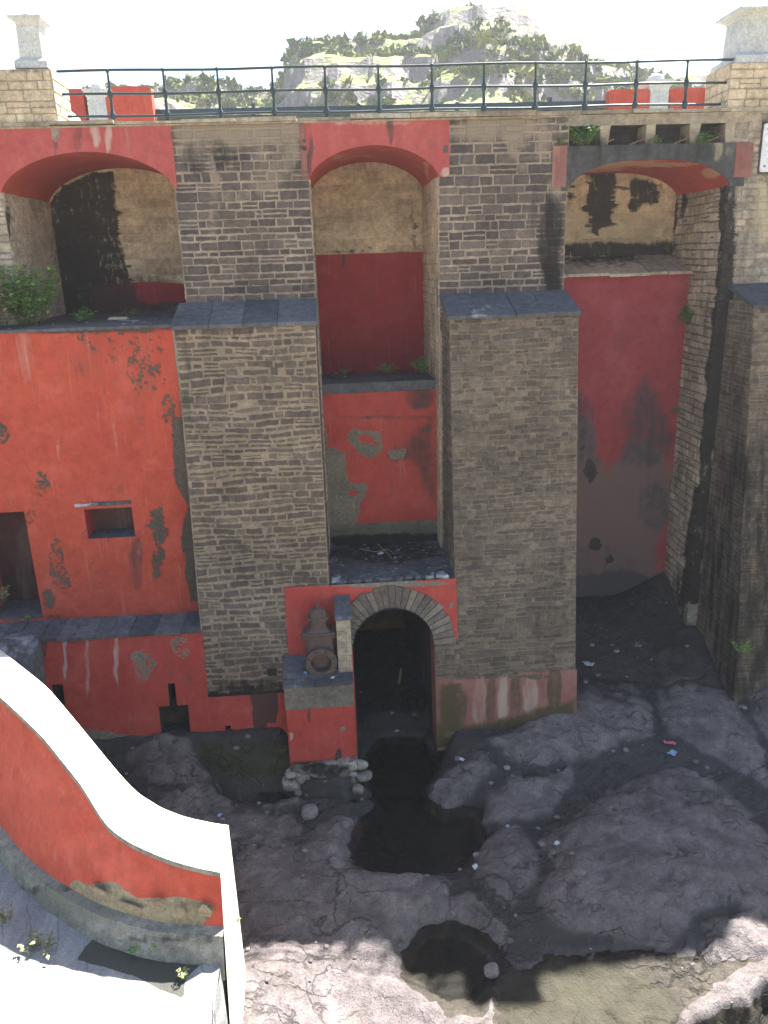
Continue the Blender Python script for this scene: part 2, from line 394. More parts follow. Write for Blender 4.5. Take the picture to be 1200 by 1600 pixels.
# right pier, paler and stained
DRAIN = (1, 'p', [(1122, 270), (1146, 270), (1146, 420), (1128, 600), (1110, 760), (1092, 940), (1060, 940), (1092, 740), (1108, 560), (1124, 420)], 5, 1.6)
rp_spec = [DRAIN, (1, 'e', 1165, 320, 40, 130, .25), (2, 'e', 1170, 300, 30, 90, .3), (2, 'e', 1190, 330, 12, 60, .8), (1, 'e', 1140, 330, 12, 70, .8), (0, 'e', 1150, 230, 10, 60, .5)]
mb = MB(); mb.grid(lambda u, v: (u, u * 0 + .004, v), steps(Xr1, 16, .12), steps(2, ZTOP, .12)); mb.build('pier', M['conc'], dam, rp_spec)
mb = MB(); masonry(mb, (0, 0, 0), (1, 0, 0), (0, 0, 1), (0, -1, 0), 9.6, ZTOP - .02, rect(Xr1, 12.5), ch=(.12, .2), ln=(.2, .5), gap=.02, out=.016, seed=15, tone=(0, .6))
mb.build('pier_facing', M['jamb'], dam, rp_spec)
mb = MB(); mb.grid(lambda u, v: (u, u * 0 + .004, v), steps(-14, Xl0, .12), steps(9, ZTOP, .12)); mb.build('pier', M['conc'], dam)
mb = MB(); masonry(mb, (0, 0, 0), (1, 0, 0), (0, 0, 1), (0, -1, 0), 10, 13.2, rect(-9.5, Xl0), ch=(.13, .22), ln=(.25, .55), gap=.03, out=.02, seed=16, tone=(.4, 1))
mb.build('pier_facing', M['jamb'], dam)

# painted bands round the arches (25 mm proud), each cut by its arch
def spandrel(key, xa, xb, zlow, ztop, mat, spec, proud=.028, name='spandrel'):
    x0, x1, sp, rs, p = ARCH[key]; mb = MB()
    xs = steps(xa, xb, .06, (x0, x1, x0 + .02, x1 - .02))
    def low(u): return np.where((u >= x0) & (u <= x1), np.maximum(zlow, arch_z(u, x0, x1, sp, rs, p)), zlow)
    mb.grid(lambda u, t: (u, u * 0 - proud, low(u) + (ztop - low(u)) * t), xs, rng(16, 0, 1))
    mb.grid(lambda u, t: (u, -proud + t * (proud + .01), low(u)), xs, (0, 1))
    for xx in (xa, xb): mb.grid(lambda u, v: (u * 0 + xx, -proud + u * (proud + .01), v), (0, 1), steps(zlow, ztop, .2))
    return mb.build(name, mat, dam, spec)
zb = lambda px, py: atY(px, py, 0)[2]
spandrel('l', -14, -3.13, 13.12, ZTOP - .01, M['band'], [(1, 'e', 120, 215, 8, 26, .5), (2, 'e', 150, 210, 9, 22, .8), (2, 'e', 172, 212, 6, 30, .8), (0, 'e', 88, 206, 8, 16, .8), (1, 'e', 88, 225, 5, 22, .5), (0, 'e', 20, 262, 60, 3, .0)])
spandrel('n', -.30, 2.79, 13.22, ZTOP - .03, M['band'], [(1, 'e', 612, 205, 7, 26, .7), (1, 'e', 486, 245, 6, 35, .7), (2, 'e', 560, 192, 100, 4, .6), (2, 'e', 697, 265, 8, 8, .8)])
mb = MB(); mb.box((-.44, -.02, 13.22), (-.304, .01, ZTOP - .03)); mb.build('faded_strip', M['dado'], dam, [(1, 'e', 470, 235, 10, 50, .55)])
# right arch: dark lintel band over the arch, slots above it
zl0, zl1 = atY(1000, 226, 0)[2], atY(1000, 195, 0)[2]
rspec = [(1, 'e', 1000, 240, 150, 30, .35), (2, 'e', 1122, 236, 10, 18, .6), (2, 'e', 1142, 238, 8, 12, .5), (0, 'e', 1080, 250, 60, 20, .35), (2, 'e', 870, 260, 14, 40, .6)]
spandrel('r', 5.3, 9.5, 12.86, zl0, M['lintel'], rspec, .03, 'lintel')
for (pa, pb, sp) in (((864, 228), (884, 292), [(2, 'e', 874, 255, 14, 50, .6)]), ((1151, 223), (1172, 276), [])):
    a, b = atY(*pa, -.03), atY(*pb, -.03)
    mb = MB(); mb.box((a[0], -.045, b[2]), (b[0], 0, a[2])); mb.build('faded_patch', M['dado'], dam, sp)
# slot row: sill, mullions, dark backs, header
mb = MB()
xs_ = [atY(p, 210, 0)[0] for p in (880, 940, 948, 1010, 1022, 1078, 1090, 1140)]
header = MB(); header.box((5.35, -.02, zl1), (9.75, .02, ZTOP)); header.build('slot_header', M['coping'], dam, [(2, 'e', 1000, 186, 160, 9, .9), (1, 'e', 990, 190, 30, 5, .5)])
for k, (a, b) in enumerate(((xs_[0] - .08, xs_[0] + .12), (xs_[1] - .02, xs_[2] + .06), (xs_[3], xs_[4] + .02), (xs_[5], xs_[6] + .04), (xs_[7] - .1, xs_[7] + .3))):
    m2 = MB(); z0, z1 = zl0 - .0, zl1 + .002
    t = .07 * (1 if k in (1, 3) else -.2)
    m2.hexa([(a, 0, z0), (b - t * .4, 0, z0), (b - t * .4, .55, z0), (a, .55, z0), (a - .01, -.005, z1), (b + abs(t) * .3, -.005, z1), (b, .55, z1), (a, .55, z1)])
    m2.build('slot_mullion', M['coping'], dam, [(2, 'e', 1000, 200, 160, 14, .75), (1, 'e', 1000, 224, 170, 7, .6)])
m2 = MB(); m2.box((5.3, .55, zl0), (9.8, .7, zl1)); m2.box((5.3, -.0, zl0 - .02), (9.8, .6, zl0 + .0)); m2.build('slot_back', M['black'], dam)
m2 = MB()
for k, x in enumerate((6.2, 6.9, 7.9, 8.6)): m2.tube([(x, .25, zl0 + .03), (x + .3, .15, zl0 + .14)], .018, 6)
m2.build('slot_debris', M['wood'], dam)

# vaulted soffits, jambs, back walls
D1 = 3.0
def vault(key, mat, spec, depth=D1, drop=0.):
    x0, x1, sp, rs, p = ARCH[key]; mb = MB(); th = np.linspace(0, 1, 41); us = x0 + (x1 - x0) * (1 - np.cos(th * pi)) / 2
    mb.grid(lambda u, v: (u, v, arch_z(u, x0, x1, sp, rs, p) - drop * v / depth), us, steps(-.0, depth, .12))
    mb.build('vault_soffit', mat, dam, spec, smooth=True)
vault('l', M['soffit'], [])
vault('n', M['soffit'], [(2, 'e', 540, 245, 60, 5, .5), (2, 'e', 668, 262, 5, 22, .6)])
vault('r', M['soffit'], [(2, 'e', 1000, 256, 110, 5, .95), (2, 'e', 1115, 272, 16, 10, .95), (2, 'e', 940, 262, 40, 8, .8), (0, 'e', 1060, 290, 20, 8, .3)], 2.8)

def side(name, x, nx, y0, y1, z0, z1, mstone, mmort, spec, seed, ch=(.13, .22), ln=(.3, .6), yfront=None, parent=None, gap=.016, out=.016, tone=(0, 1), wave=0.):
    """a wall face in the plane X = x whose outward normal points to nx"""
    parent = parent or dam; mb = MB()
    def yf(v): return y0 if yfront is None else yfront(v)
    mb.grid(lambda u, v: (u * 0 + x - nx * -.0, np.vectorize(yf)(v) + (y1 - np.vectorize(yf)(v)) * u, v), rng((y1 - y0) / .12 + 2, 0, 1), steps(z0, z1, .12))
    mb.build(name, mmort, parent, spec)
    mb = MB(); masonry(mb, (x + nx * .003, 0, 0), (0, 1, 0), (0, 0, 1), (nx, 0, 0), z0, z1, lambda v: [(yf(v), y1)], ch=ch, ln=ln, gap=gap, out=out, seed=seed, tone=tone, wave=wave)
    return mb.build(name + '_facing', mstone, parent, spec)
side('jamb', Xl0, 1, 0, D1, 10.3, 13.14, M['jamb'], M['tan_mortar'], [(1, 'e', 8, 370, 8, 60, .7), (2, 'e', 45, 400, 22, 70, .35)], 21, tone=(.5, 1))
side('jamb', Xl1, -1, 0, D1, 10.3, 13.14, M['jamb'], M['tan_mortar'], [], 22)
side('jamb', Xn0, 1, 0, D1, 4.4, 13.25, M['jamb'], M['tan_mortar'], [], 23)
side('jamb', Xn1, -1, 0, D1, 4.4, 13.25, M['tan'], M['tan_mortar'], [(1, 'e', 686, 420, 5, 110, .3), (1, 'e', 683, 540, 10, 90, .35)], 24, ch=(.15, .25), tone=(.2, .9))
side('jamb', Xr0, 1, 0, 2.8, 2, 12.9, M['jamb'], M['jamb_mortar'], [], 25)
rj = [(1, 'e', 1052, 335, 5, 30, .9), (1, 'e', 1068, 322, 6, 24, .7), DRAIN,
      (1, 'e', 1100, 480, 14, 60, .35), (0, 'e', 1085, 560, 10, 60, .5), (1, 'e', 1080, 800, 30, 200, .3), (1, 'e', 1075, 940, 40, 60, .5)]
side('jamb', Xr1, -1, 0, 2.8, 2, 12.9, M['jamb'], M['jamb_mortar'], rj, 26, ch=(.14, .25), ln=(.22, .5), gap=.024, out=.022, tone=(.2, 1), wave=.012)

def backwall(key, depth, z0, mstone, mmort, spec, seed, ztopf=None, tone=(0, 1)):
    x0, x1, sp, rs, p = ARCH[key]; mb = MB()
    mb.grid(lambda u, t: (u, u * 0 + depth, z0 + (arch_z(u, x0, x1, sp, rs, p) - z0 + .02) * t), steps(x0, x1, .07), rng(40, 0, 1))
    mb.build('back_wall', mmort, dam, spec)
    def span(v):
        if v < sp: return [(x0, x1)]
        s = ((v - sp) / rs)
        if s >= .97: return []
        u = (1 - s ** 1.55) ** (1 / p); c = (x0 + x1) / 2; h = (x1 - x0) / 2 * u
        return [(c - h + .02, c + h - .02)]
    mb = MB(); masonry(mb, (0, depth - .003, 0), (1, 0, 0), (0, 0, 1), (0, -1, 0), z0, sp + rs, span, ch=(.15, .24), ln=(.35, .8), gap=.014, out=.009, seed=seed, tone=tone)
    mb.build('back_wall_facing', mstone, dam, spec)
lb = [(1, 'p', [(70, 480), (76, 318), (100, 292), (140, 272), (176, 268), (180, 320), (192, 400), (205, 440), (215, 500), (70, 500)], 4, 1.6), (1, 'e', 225, 440, 60, 12, .45), (2, 'e', 120, 350, 14, 40, .0)]
backwall('l', D1, 10.2, M['tan'], M['tan_mortar'], lb, 31)
backwall('n', D1, 4.4, M['tan'], M['tan_mortar'], [(1, 'e', 646, 360, 4, 40, .5), (1, 'e', 580, 394, 90, 3, .6)], 32)
backwall('r', 2.8, 2, M['tan'], M['tan_mortar'], [(1, 'p', [(915, 270), (958, 270), (958, 345), (940, 352), (925, 370), (918, 350)], 3, 1.25), (1, 'p', [(982, 275), (1030, 285), (1025, 315), (996, 318), (994, 330), (982, 325)], 4, 1.0), (1, 'e', 892, 300, 6, 14, 1.),
          (1, 'e', 960, 392, 100, 14, .95), (1, 'e', 1045, 400, 30, 25, .8), (0, 'e', 960, 360, 90, 40, .5), (2, 'e', 970, 330, 12, 50, .5)], 33, tone=(.1, .8))
# red dado at the back of the left arch, crimson panel in the niche
mb = MB(); xs = steps(Xl0 + .75, Xl1, .08)
mb.grid(lambda u, t: (u, u * 0 + D1 - .02, 10.2 + t * (.86 + .10 * np.sin((u + 6) * 1.3))), xs, rng(10, 0, 1))
mb.build('dado', M['crimson'], dam, [(1, 'p', [(70, 500), (70, 420), (200, 425), (215, 445), (225, 500)], 10, .8), (1, 'e', 250, 478, 60, 8, .8)])
zc = atY(575, 396, D1)[2]
mb = MB(); mb.grid(lambda u, v: (u, u * 0 + D1 - .022, v), steps(Xn0, Xn1, .08), steps(8.4, zc, .08)); mb.grid(lambda u, v: (u, D1 - .022 + v, u * 0 + zc), (Xn0, Xn1), (0, .03))
mb.build('crimson_panel', M['crimson'], dam, [(1, 'e', 535, 404, 3, 14, .9), (1, 'e', 580, 583, 80, 6, .5)])

# lower part of the niche: ledge, stepped red wall, base, platform
YL = .60
zled, zpl = 8.68, 4.51
mb = MB(); mb.hexa([(Xn0, YL - .03, 8.45), (Xn1, YL - .03, 8.45), (Xn1, D1, 8.45), (Xn0, D1, 8.45), (Xn0, YL - .03, zled), (Xn1, YL - .03, zled + .01), (Xn1, D1, 8.6), (Xn0, D1, 8.6)])
mb.build('ledge', M['slate'], dam)
zs = atY(600, 655, YL)[2]; zbase = atY(600, 816, YL)[2]
nsp = [(1, 'e', 655, 620, 26, 22, .6), (1, 'e', 545, 612, 30, 12, .3), (1, 'e', 600, 652, 100, 4, .5),
       (0, 'p', [(503, 640), (511, 700), (538, 708), (540, 750), (556, 764), (560, 800), (556, 835), (500, 835)], 8, 1.25),
       (0, 'p', [(542, 678), (552, 672), (592, 676), (597, 700), (582, 716), (560, 708), (548, 694)], 5, 1.25),
       (0, 'e', 571, 686, 13, 8, -1.), (0, 'e', 585, 693, 6, 4, -1.), (0, 'p', [(540, 760), (560, 756), (576, 758), (570, 778), (560, 790), (545, 782)], 4, 1.3), (0, 'e', 553, 771, 9, 5, -1.), (0, 'p', [(608, 704), (636, 700), (628, 716), (612, 718)], 4, 1.2),
       (1, 'p', [(600, 712), (680, 640), (684, 790), (668, 790), (650, 735)], 18, .62), (0, 'e', 600, 840, 100, 16, 0)]
mb = MB(); mb.grid(lambda u, v: (u, u * 0 + YL - .05, v), steps(Xn0, Xn1, .05), steps(zs, 8.45, .05)); mb.grid(lambda u, v: (u, YL - .05 + v, u * 0 + zs), (Xn0, Xn1), (0, .06)); mb.build('red_panel', M['red'], dam, nsp, wob=3)
mb = MB(); mb.grid(lambda u, v: (u, u * 0 + YL, v), steps(Xn0, Xn1, .045), steps(zbase, zs, .045)); mb.build('red_panel', M['red'], dam, nsp, wob=3)
mb = MB(); mb.grid(lambda u, v: (u, u * 0 + YL + .01, v), steps(Xn0, Xn1, .1), steps(zpl - .3, zbase, .06)); mb.grid(lambda u, v: (u, YL + v, u * 0 + zbase), (Xn0, Xn1), (0, .01)); mb.build('base_course', M['grey'], dam, [(1, 'e', 620, 845, 120, 12, .9), (0, 'e', 600, 830, 100, 14, .5)])

# right arch: sloped slabs over a red infill wall
YR = 1.6
zsl = atY(980, 427, YR - .1)[2]
slab_x = [Xr0, 5.98, 7.05, 8.08, 8.55, 9.17]
mb = MB(); R0 = random.Random(5)
for a, b in zip(slab_x, slab_x[1:]):
    j = R0.uniform(-.015, .015); f = R0.uniform(-.02, .02)
    mb.hexa([(a + .008, YR - .14 + f, zsl - .06 + j), (b - .008, YR - .14 + f, zsl - .06 + j), (b - .008, 2.8, zsl + .30), (a + .008, 2.8, zsl + .30),
             (a + .008, YR - .14 + f, zsl + .01 + j), (b - .008, YR - .14 + f, zsl + .01 + j), (b - .008, 2.8, zsl + .42), (a + .008, 2.8, zsl + .42)], R0.uniform(.5, 1))
mb.build('sloped_slabs', M['coping'], dam, [(1, 'e', 960, 404, 120, 8, .8)])
rs = [(1, 'p', [(962, 640), (985, 598), (1010, 580), (1040, 612), (1058, 690), (1040, 730), (1000, 745), (960, 720)], 30, .68), (1, 'p', [(895, 590), (918, 612), (945, 720), (930, 740), (895, 720)], 24, .6), (1, 'e', 1000, 540, 60, 40, .3), (1, 'e', 1020, 790, 30, 50, .5), (1, 'e', 935, 880, 60, 40, .4),
      (2, 'p', [(890, 640), (915, 650), (948, 735), (985, 690), (1040, 700), (1056, 760), (1040, 820), (1030, 860), (1022, 960), (890, 960)], 26, 1.15), (2, 'e', 1058, 850, 10, 60, .45),
      (0, 'e', 921, 738, 9, 18, 1.1), (0, 'e', 930, 850, 7, 10, 1.0), (0, 'e', 912, 700, 4, 6, 1.), (0, 'e', 952, 872, 5, 6, 1.), (1, 'e', 945, 505, 14, 4, .4), (1, 'e', 988, 525, 10, 10, .4), (1, 'e', 960, 918, 100, 30, .85)]
xre = atY(1074, 640, YR)[0]
mb = MB(); mb.grid(lambda u, v: (u, u * 0 + YR, v), steps(Xr0, 9.17, .07), steps(1.9, zsl - .03, .07)); mb.build('red_infill', M['rbay'], dam, rs, wob=14)

# solid core, deck and coping
mb = MB()
mb.box((-16, 3.05, -1), (.12, 7.2, 14.30)); mb.box((2.12, 3.05, -1), (18, 7.2, 14.30)); mb.box((.12, 3.05, 3.9), (2.12, 7.2, 14.30)); mb.box((-16, .02, -1), (Xl0 - .02, 3.1, 14.3)); mb.box((Xl1 + .02, .02, -1), (Xn0 - .02, 3.1, 14.3)); mb.box((Xn1 + .02, .02, -1), (Xr0 - .02, 3.1, 14.3))
mb.box((Xr1 + .02, .02, -1), (18, 3.1, 14.3)); mb.box((Xl0 - .1, .05, 13.95), (Xr0, 3.1, 14.3)); mb.box((Xr0 - .1, .7, 13.5), (Xr1 + .1, 3.1, 14.3)); mb.box((Xr0 - .1, .05, 13.5), (Xr1 + .1, .72, zl0 - .03)); mb.box((Xr0 - .1, .03, zl1 + .03), (Xr1 + .1, .72, 14.3))
mb.box((Xl0, .02, -1), (Xl1, 3.1, 10.15)); mb.box((Xn0, .7, 4.0), (Xn1, 3.1, 8.3)); mb.box((Xn0, .0, 4.0), (Xn1, .7, 4.4)); mb.box((Xr0, 1.7, -1), (Xr1, 2.9, 10.8))
mb.build('wall_core', M['grey'], dam)
mb = MB(); mb.box((-16, .45, 14.3), (18, 7.2, 14.44)); mb.build('deck', M['conc'], dam)
R0 = random.Random(77); x = -5.62; mb = MB()
while x < 9.0:
    L = R0.uniform(.7, 1.5); h = R0.uniform(.055, .1); f = R0.uniform(-.05, .03); z = ZTOP + R0.uniform(0, .02)
    g = .01; V = []
    for zz in (z, z + h):
        V += [(x + g, -.10 + f + R0.uniform(-.02, .02), zz), (x + L - g, -.10 + f + R0.uniform(-.02, .02), zz + R0.uniform(-.01, .01)), (x + L - g, .5, zz), (x + g, .5, zz)]
    mb.hexa(V, R0.random()); x += L
mb.box((9.0, -.1, ZTOP), (16, .5, ZTOP + .08), .7); mb.box((-14, -.1, ZTOP), (-5.6, .5, ZTOP + .07), .5)
mb.box((-14, -.04, ZTOP - .035), (16, .4, ZTOP), .6)
mb.build('coping', M['coping'], dam, [(2, 'e', 300, 186, 14, 8, .9), (2, 'e', 440, 188, 22, 8, .7), (1, 'e', 350, 186, 60, 5, .4), (1, 'e', 100, 195, 30, 6, .5), (2, 'e', 780, 185, 120, 6, .5)])

# ------------------------------------------------------------------ buttresses
def buttress(x0, x1, z0, label, ms, mm, spec, seed, tone=(0, 1), foot=.6, wave=.012, gap=.026, out=.014, ch=(.085, .15), ln=(.16, .48), dado=None, sides=(1, 1)):
    t = thing('buttress', label, 'buttress', ((x0 + x1) / 2, -2.2, z0), 'battered stone buttresses along the dam')
    mb = MB(); mb.grid(lambda u, v: (u, bat(v), v), steps(x0, x1, .09), steps(z0 - foot, BT, .09))
    for xx in (x0, x1): mb.grid(lambda u, v: (u * 0 + xx, bat(v) + (0 - bat(v)) * u, v), rng(12, 0, 1), steps(z0 - foot, BT + .1, .15))
    mb.grid(lambda u, v: (u, v * 0 - 1.15 + v, v * .32 + BT), (x0, x1), (0, 1.15)); mb.grid(lambda u, v: (u, bat(z0 - foot) * (1 - v), v * 0 + z0 - foot), (x0, x1), (0, 1))
    mb.build('core', mm, t, spec)
    k = 1 / math.sqrt(1 + .0144); W = np.array([0, .12 * k, k]); Nn = np.array([0, -k, .12 * k]); O = np.array([0, bat(0), 0]) + Nn * .002
    mb = MB(); masonry(mb, O, (1, 0, 0), W, Nn, z0 / k, BT / k, rect(x0, x1), ch=ch, ln=ln, gap=gap, out=out, jit=.012, wave=wave, seed=seed, tone=tone)
    mb.build('front_facing', ms, t, spec)
    for s_, (xx, nx) in zip(sides, ((x0, -1), (x1, 1))):
        if s_: side('side_wall', xx + nx * .004, nx, -1.15, -.02, z0, BT + .05, ms, mm, spec, seed + 5 + nx, ch=ch, ln=(.15, .4), yfront=lambda v: bat(v) + .01, parent=t, gap=gap, out=.014, tone=tone)
    R1 = random.Random(seed); n = 4; xs = [x0 - .06] + [x0 + (x1 - x0) * (k + R1.uniform(-.12, .12)) / n for k in range(1, n)] + [x1 + .05]
    mb = MB()
    for a, b in zip(xs, xs[1:]):
        f = R1.uniform(-.03, .04); q = R1.uniform(0, .02)
        mb.hexa([(a + .006, -1.24 - f, BT - .05), (b - .006, -1.24 - f + R1.uniform(-.02, .02), BT - .05), (b - .006, .0, BT + .35), (a + .006, .0, BT + .35),
                 (a + .006, -1.25 - f, BT + .02 + q), (b - .006, -1.25 - f, BT + .02 + q), (b - .006, .0, BT + .44 + q), (a + .006, .0, BT + .44 + q)], R1.random())
    mb.build('cap_slabs', M['slate'], t, [(2, 'e', 365, 489, 17, 5, 1.1), (2, 'e', 332, 496, 5, 8, .5), (2, 'e', 445, 490, 4, 12, .7), (2, 'e', 745, 487, 20, 9, .5)])
    return t
bl0, bl1 = -3.30, -0.31; br0, br1 = 2.61, 5.46
zB = atB(400, 1085)[2]
tB = buttress(bl0, bl1, zB, 'stone buttress with pale mortar joints, between the red block and the niche', M['butt'], M['butt_mortar'],
              [(1, 'e', 390, 525, 110, 10, .25), (1, 'e', 290, 700, 12, 250, .3), (1, 'e', 400, 1075, 60, 14, .6), (1, 'e', 390, 1086, 110, 5, 1.1), (0, 'e', 330, 560, 40, 40, .4)], 41, tone=(0, .75), foot=0., ch=(.10, .19), ln=(.2, .6), gap=.042, wave=.02)
mb = MB(); a = atB(418, 1056, -.01); b = atB(432, 1044, -.01); mb.box((a[0], a[1] - .012, a[2]), (b[0], a[1] + .05, b[2])); mb.build('weep_hole_dark', M['black'], tB)  # solid black block, the hole's inner shade put into its colour
tB2 = buttress(br0, br1, atB(790, 1052)[2], 'grey-brown stone buttress standing between the tunnel arch and the right bay', M['butt2'], M['butt2_mortar'],
               [(1, 'e', 700, 700, 14, 200, .25), (0, 'e', 730, 560, 60, 60, .35), (2, 'e', 715, 760, 30, 90, .25), (2, 'e', 860, 700, 40, 130, .25), (0, 'e', 800, 1000, 110, 60, .4), (1, 'e', 860, 900, 50, 120, .25)], 43, tone=(.0, .9), gap=.02)
tB3 = buttress(9.44, 13.6, 1.2, 'dark stone buttress at the right edge, seen from its side', M['butt2'], M['butt2_mortar'],
               [(1, 'e', 1170, 900, 80, 260, .55), (1, 'e', 1160, 650, 40, 160, .35), (0, 'e', 1170, 1010, 60, 40, .5), (2, 'e', 1150, 520, 20, 20, .3)], 47, tone=(0, .8), sides=(1, 0))
# stained dado round the foot of the middle buttress
mb = MB(); zt = atB(790, 1052)[2]; zlo = .3
def dz(u): return zt + 0 * u
mb.grid(lambda u, v: (u, bat(v) - .05, v), steps(2.08, br1 + .03, .05), steps(zlo, zt, .05)); mb.grid(lambda u, v: (u, bat(v * 0 + zt) - .05 + v, v * .25 + zt), steps(2.08, br1 + .03, .1), (0, .055))
mb.grid(lambda u, v: (u * 0 + br1 + .03, bat(v) - .05 + u, v), (0, .6, 1.5, 2.3), steps(zlo, zt, .1))
mb.build('dado', M['dado'], tB2, [(1, 'p', [(684, 1066), (722, 1062), (735, 1090), (728, 1150), (684, 1150)], 12, .75), (1, 'e', 768, 1095, 9, 60, .62), (1, 'e', 806, 1095, 11, 55, .6), (1, 'e', 866, 1075, 12, 50, .66), (1, 'e', 700, 1090, 30, 60, .4), (1, 'e', 845, 1090, 8, 60, .45), (2, 'e', 750, 1095, 14, 46, .5), (2, 'e', 786, 1095, 9, 50, .75), (2, 'e', 830, 1090, 14, 40, .6), (0, 'e', 790, 1057, 110, 5, .6), (0, 'e', 715, 1100, 16, 20, .35),
        (1, 'p', [(680, 1132), (760, 1128), (900, 1090), (900, 1200), (680, 1200)], 14, .95), (0, 'e', 700, 1148, 30, 5, .6)], wob=4)

# ------------------------------------------------------------------ left red block (upper wall)
YU = -1.2
blk = thing('red_block', 'big orange-red plastered block with a small square window and a doorway', 'wall', (-5.5, YU, 3.6))
w0, w1 = atY(131, 796, YU), atY(212, 840, YU); d0 = atY(53, 799, YU)
WX0, WX1, WZ1, WZ0 = w0[0], w1[0], atY(170, 794, YU)[2], atY(180, 840, YU)[2]
DX0, DX1, DZ1, DZ0 = -8.3, atY(53, 885, YU)[0], atY(20, 800, YU)[2], 3.75
ZU0, ZU1 = 3.4, 10.32
def hole(u, v): return (WX0 < u < WX1 and WZ0 < v < WZ1) or (DX0 < u < DX1 and DZ0 < v < DZ1)
usp = [(0, 'p', [(268, 655), (292, 650), (302, 800), (310, 935), (298, 938), (290, 890), (284, 840), (292, 790), (276, 750), (272, 700)], 7, 1.2),
       (0, 'p', [(233, 795), (255, 785), (262, 830), (258, 880), (246, 915), (238, 900), (240, 850), (228, 820)], 12, .74), (0, 'e', 66, 755, 12, 24, .5), (0, 'e', 88, 880, 14, 44, .5), (0, 'e', 100, 910, 12, 26, .5), (0, 'e', 75, 938, 12, 18, .6), (0, 'e', 47, 810, 10, 18, .48),
       (0, 'e', 225, 580, 34, 44, .42), (0, 'e', 205, 545, 80, 30, .32), (1, 'e', 225, 590, 30, 40, .4), (0, 'e', 130, 640, 140, 100, .14), (0, 'e', 150, 880, 130, 90, .2), (0, 'e', 150, 525, 70, 12, .38), (0, 'e', 262, 640, 12, 26, .5), (0, 'e', 2, 676, 16, 18, .55), (0, 'e', 160, 900, 30, 50, .28), (1, 'e', 90, 880, 14, 50, .35),
       (0, 'e', 220, 730, 40, 10, .25), (1, 'e', 190, 560, 90, 60, .35), (1, 'e', 210, 640, 24, 40, .4), (1, 'e', 120, 600, 50, 60, .25), (1, 'e', 213, 880, 12, 50, .55), (1, 'e', 160, 880, 14, 50, .3), (2, 'e', 217, 860, 3, 24, .5),
       (2, 'e', 35, 560, 20, 50, .4), (2, 'e', 92, 700, 3, 20, .6), (1, 'e', 120, 515, 170, 7, .8), (1, 'e', 60, 965, 200, 5, .5), (0, 'e', 190, 945, 60, 3, .3)]
xs = steps(-14, -3.31, .055, (WX0, WX1, DX0, DX1)); zs_ = steps(ZU0, ZU1, .055, (WZ0, WZ1, DZ0, DZ1))
mb = MB(); mb.grid(lambda u, v: (u, u * 0 + YU, v), xs, zs_, hole); mb.grid(lambda u, v: (u * 0 - 3.31, v, u), steps(ZU0, ZU1, .2), steps(YU, 0, .1))
mb.build('wall_face', M['orange_red'], blk, usp, wob=4)
mb = MB(); mb.box((-3.335, YU - .012, 5.6), (-3.30, YU + .02, ZU1)); mb.build('edge_strip', M['conc'], blk)
def recess(name, x0, x1, z0, z1, d, parent, mat, mback, y=YU, spec=None):
    mb = MB()
    for xx in (x0, x1): mb.grid(lambda u, v: (u * 0 + xx, y + u, v), steps(0, d, .1), steps(z0, z1, .1))
    mb.grid(lambda u, v: (u, y + v, u * 0 + z1), steps(x0, x1, .1), steps(0, d, .1))
    r = mb.build(name, mat, parent)
    m2 = MB(); m2.grid(lambda u, v: (u, y + v, u * 0 + z0 + v * .06), steps(x0, x1, .1), steps(0, d, .1)); m2.build('sill', M['slate'], r0(r, parent))
    m3 = MB(); m3.grid(lambda u, v: (u, u * 0 + y + d, v), steps(x0, x1, .06), steps(z0, z1, .06)); m3.build('recess_back', mback, r0(r, parent), spec)
    return r
def r0(r, parent):
    r['_loc'] = list(parent['_loc']); return r
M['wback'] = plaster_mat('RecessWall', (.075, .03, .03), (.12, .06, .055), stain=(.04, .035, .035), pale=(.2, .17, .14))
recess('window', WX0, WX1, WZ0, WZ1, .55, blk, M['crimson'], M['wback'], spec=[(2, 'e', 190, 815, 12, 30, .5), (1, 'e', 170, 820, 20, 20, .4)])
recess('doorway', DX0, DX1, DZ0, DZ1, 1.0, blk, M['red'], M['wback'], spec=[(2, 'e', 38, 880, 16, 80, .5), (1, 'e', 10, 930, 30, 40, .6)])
mb = MB(); a = atY(118, 789, YU); b = atY(202, 784, YU); R1 = random.Random(3); x = a[0]
while x < b[0]: L = R1.uniform(.1, .25); mb.box((x, YU - R1.uniform(.05, .09), a[2] - .03), (x + L - .006, YU + .02, a[2] + R1.uniform(.02, .05)), R1.random()); x += L
mb.build('window_lintel', M['slate'], blk, [(2, 'e', 130, 787, 20, 5, .8)])
mb = MB(); mb.grid(lambda u, v: (u, v, ZU1 + .03 + .04 * (fbm(np.stack([u, v, u * 0], 1), 1.5, 4) - .5) + .02 * (v + 1.2)), steps(-14, -3.28, .12), steps(YU - .05, 3.05, .12))
mb.grid(lambda u, v: (u, u * 0 + YU - .05, v), steps(-14, -3.28, .3), (ZU1 - .03, ZU1 + .03)); mb.grid(lambda u, v: (u, YU - .05 + v, u * 0 + ZU1 - .03), steps(-14, -3.28, .3), (0, .06))
mb.build('top_ledge', M['slate'], blk, [(0, 'e', 120, 500, 120, 8, .5), (2, 'e', 200, 500, 30, 3, .6), (2, 'e', 262, 490, 16, 3, .4)])

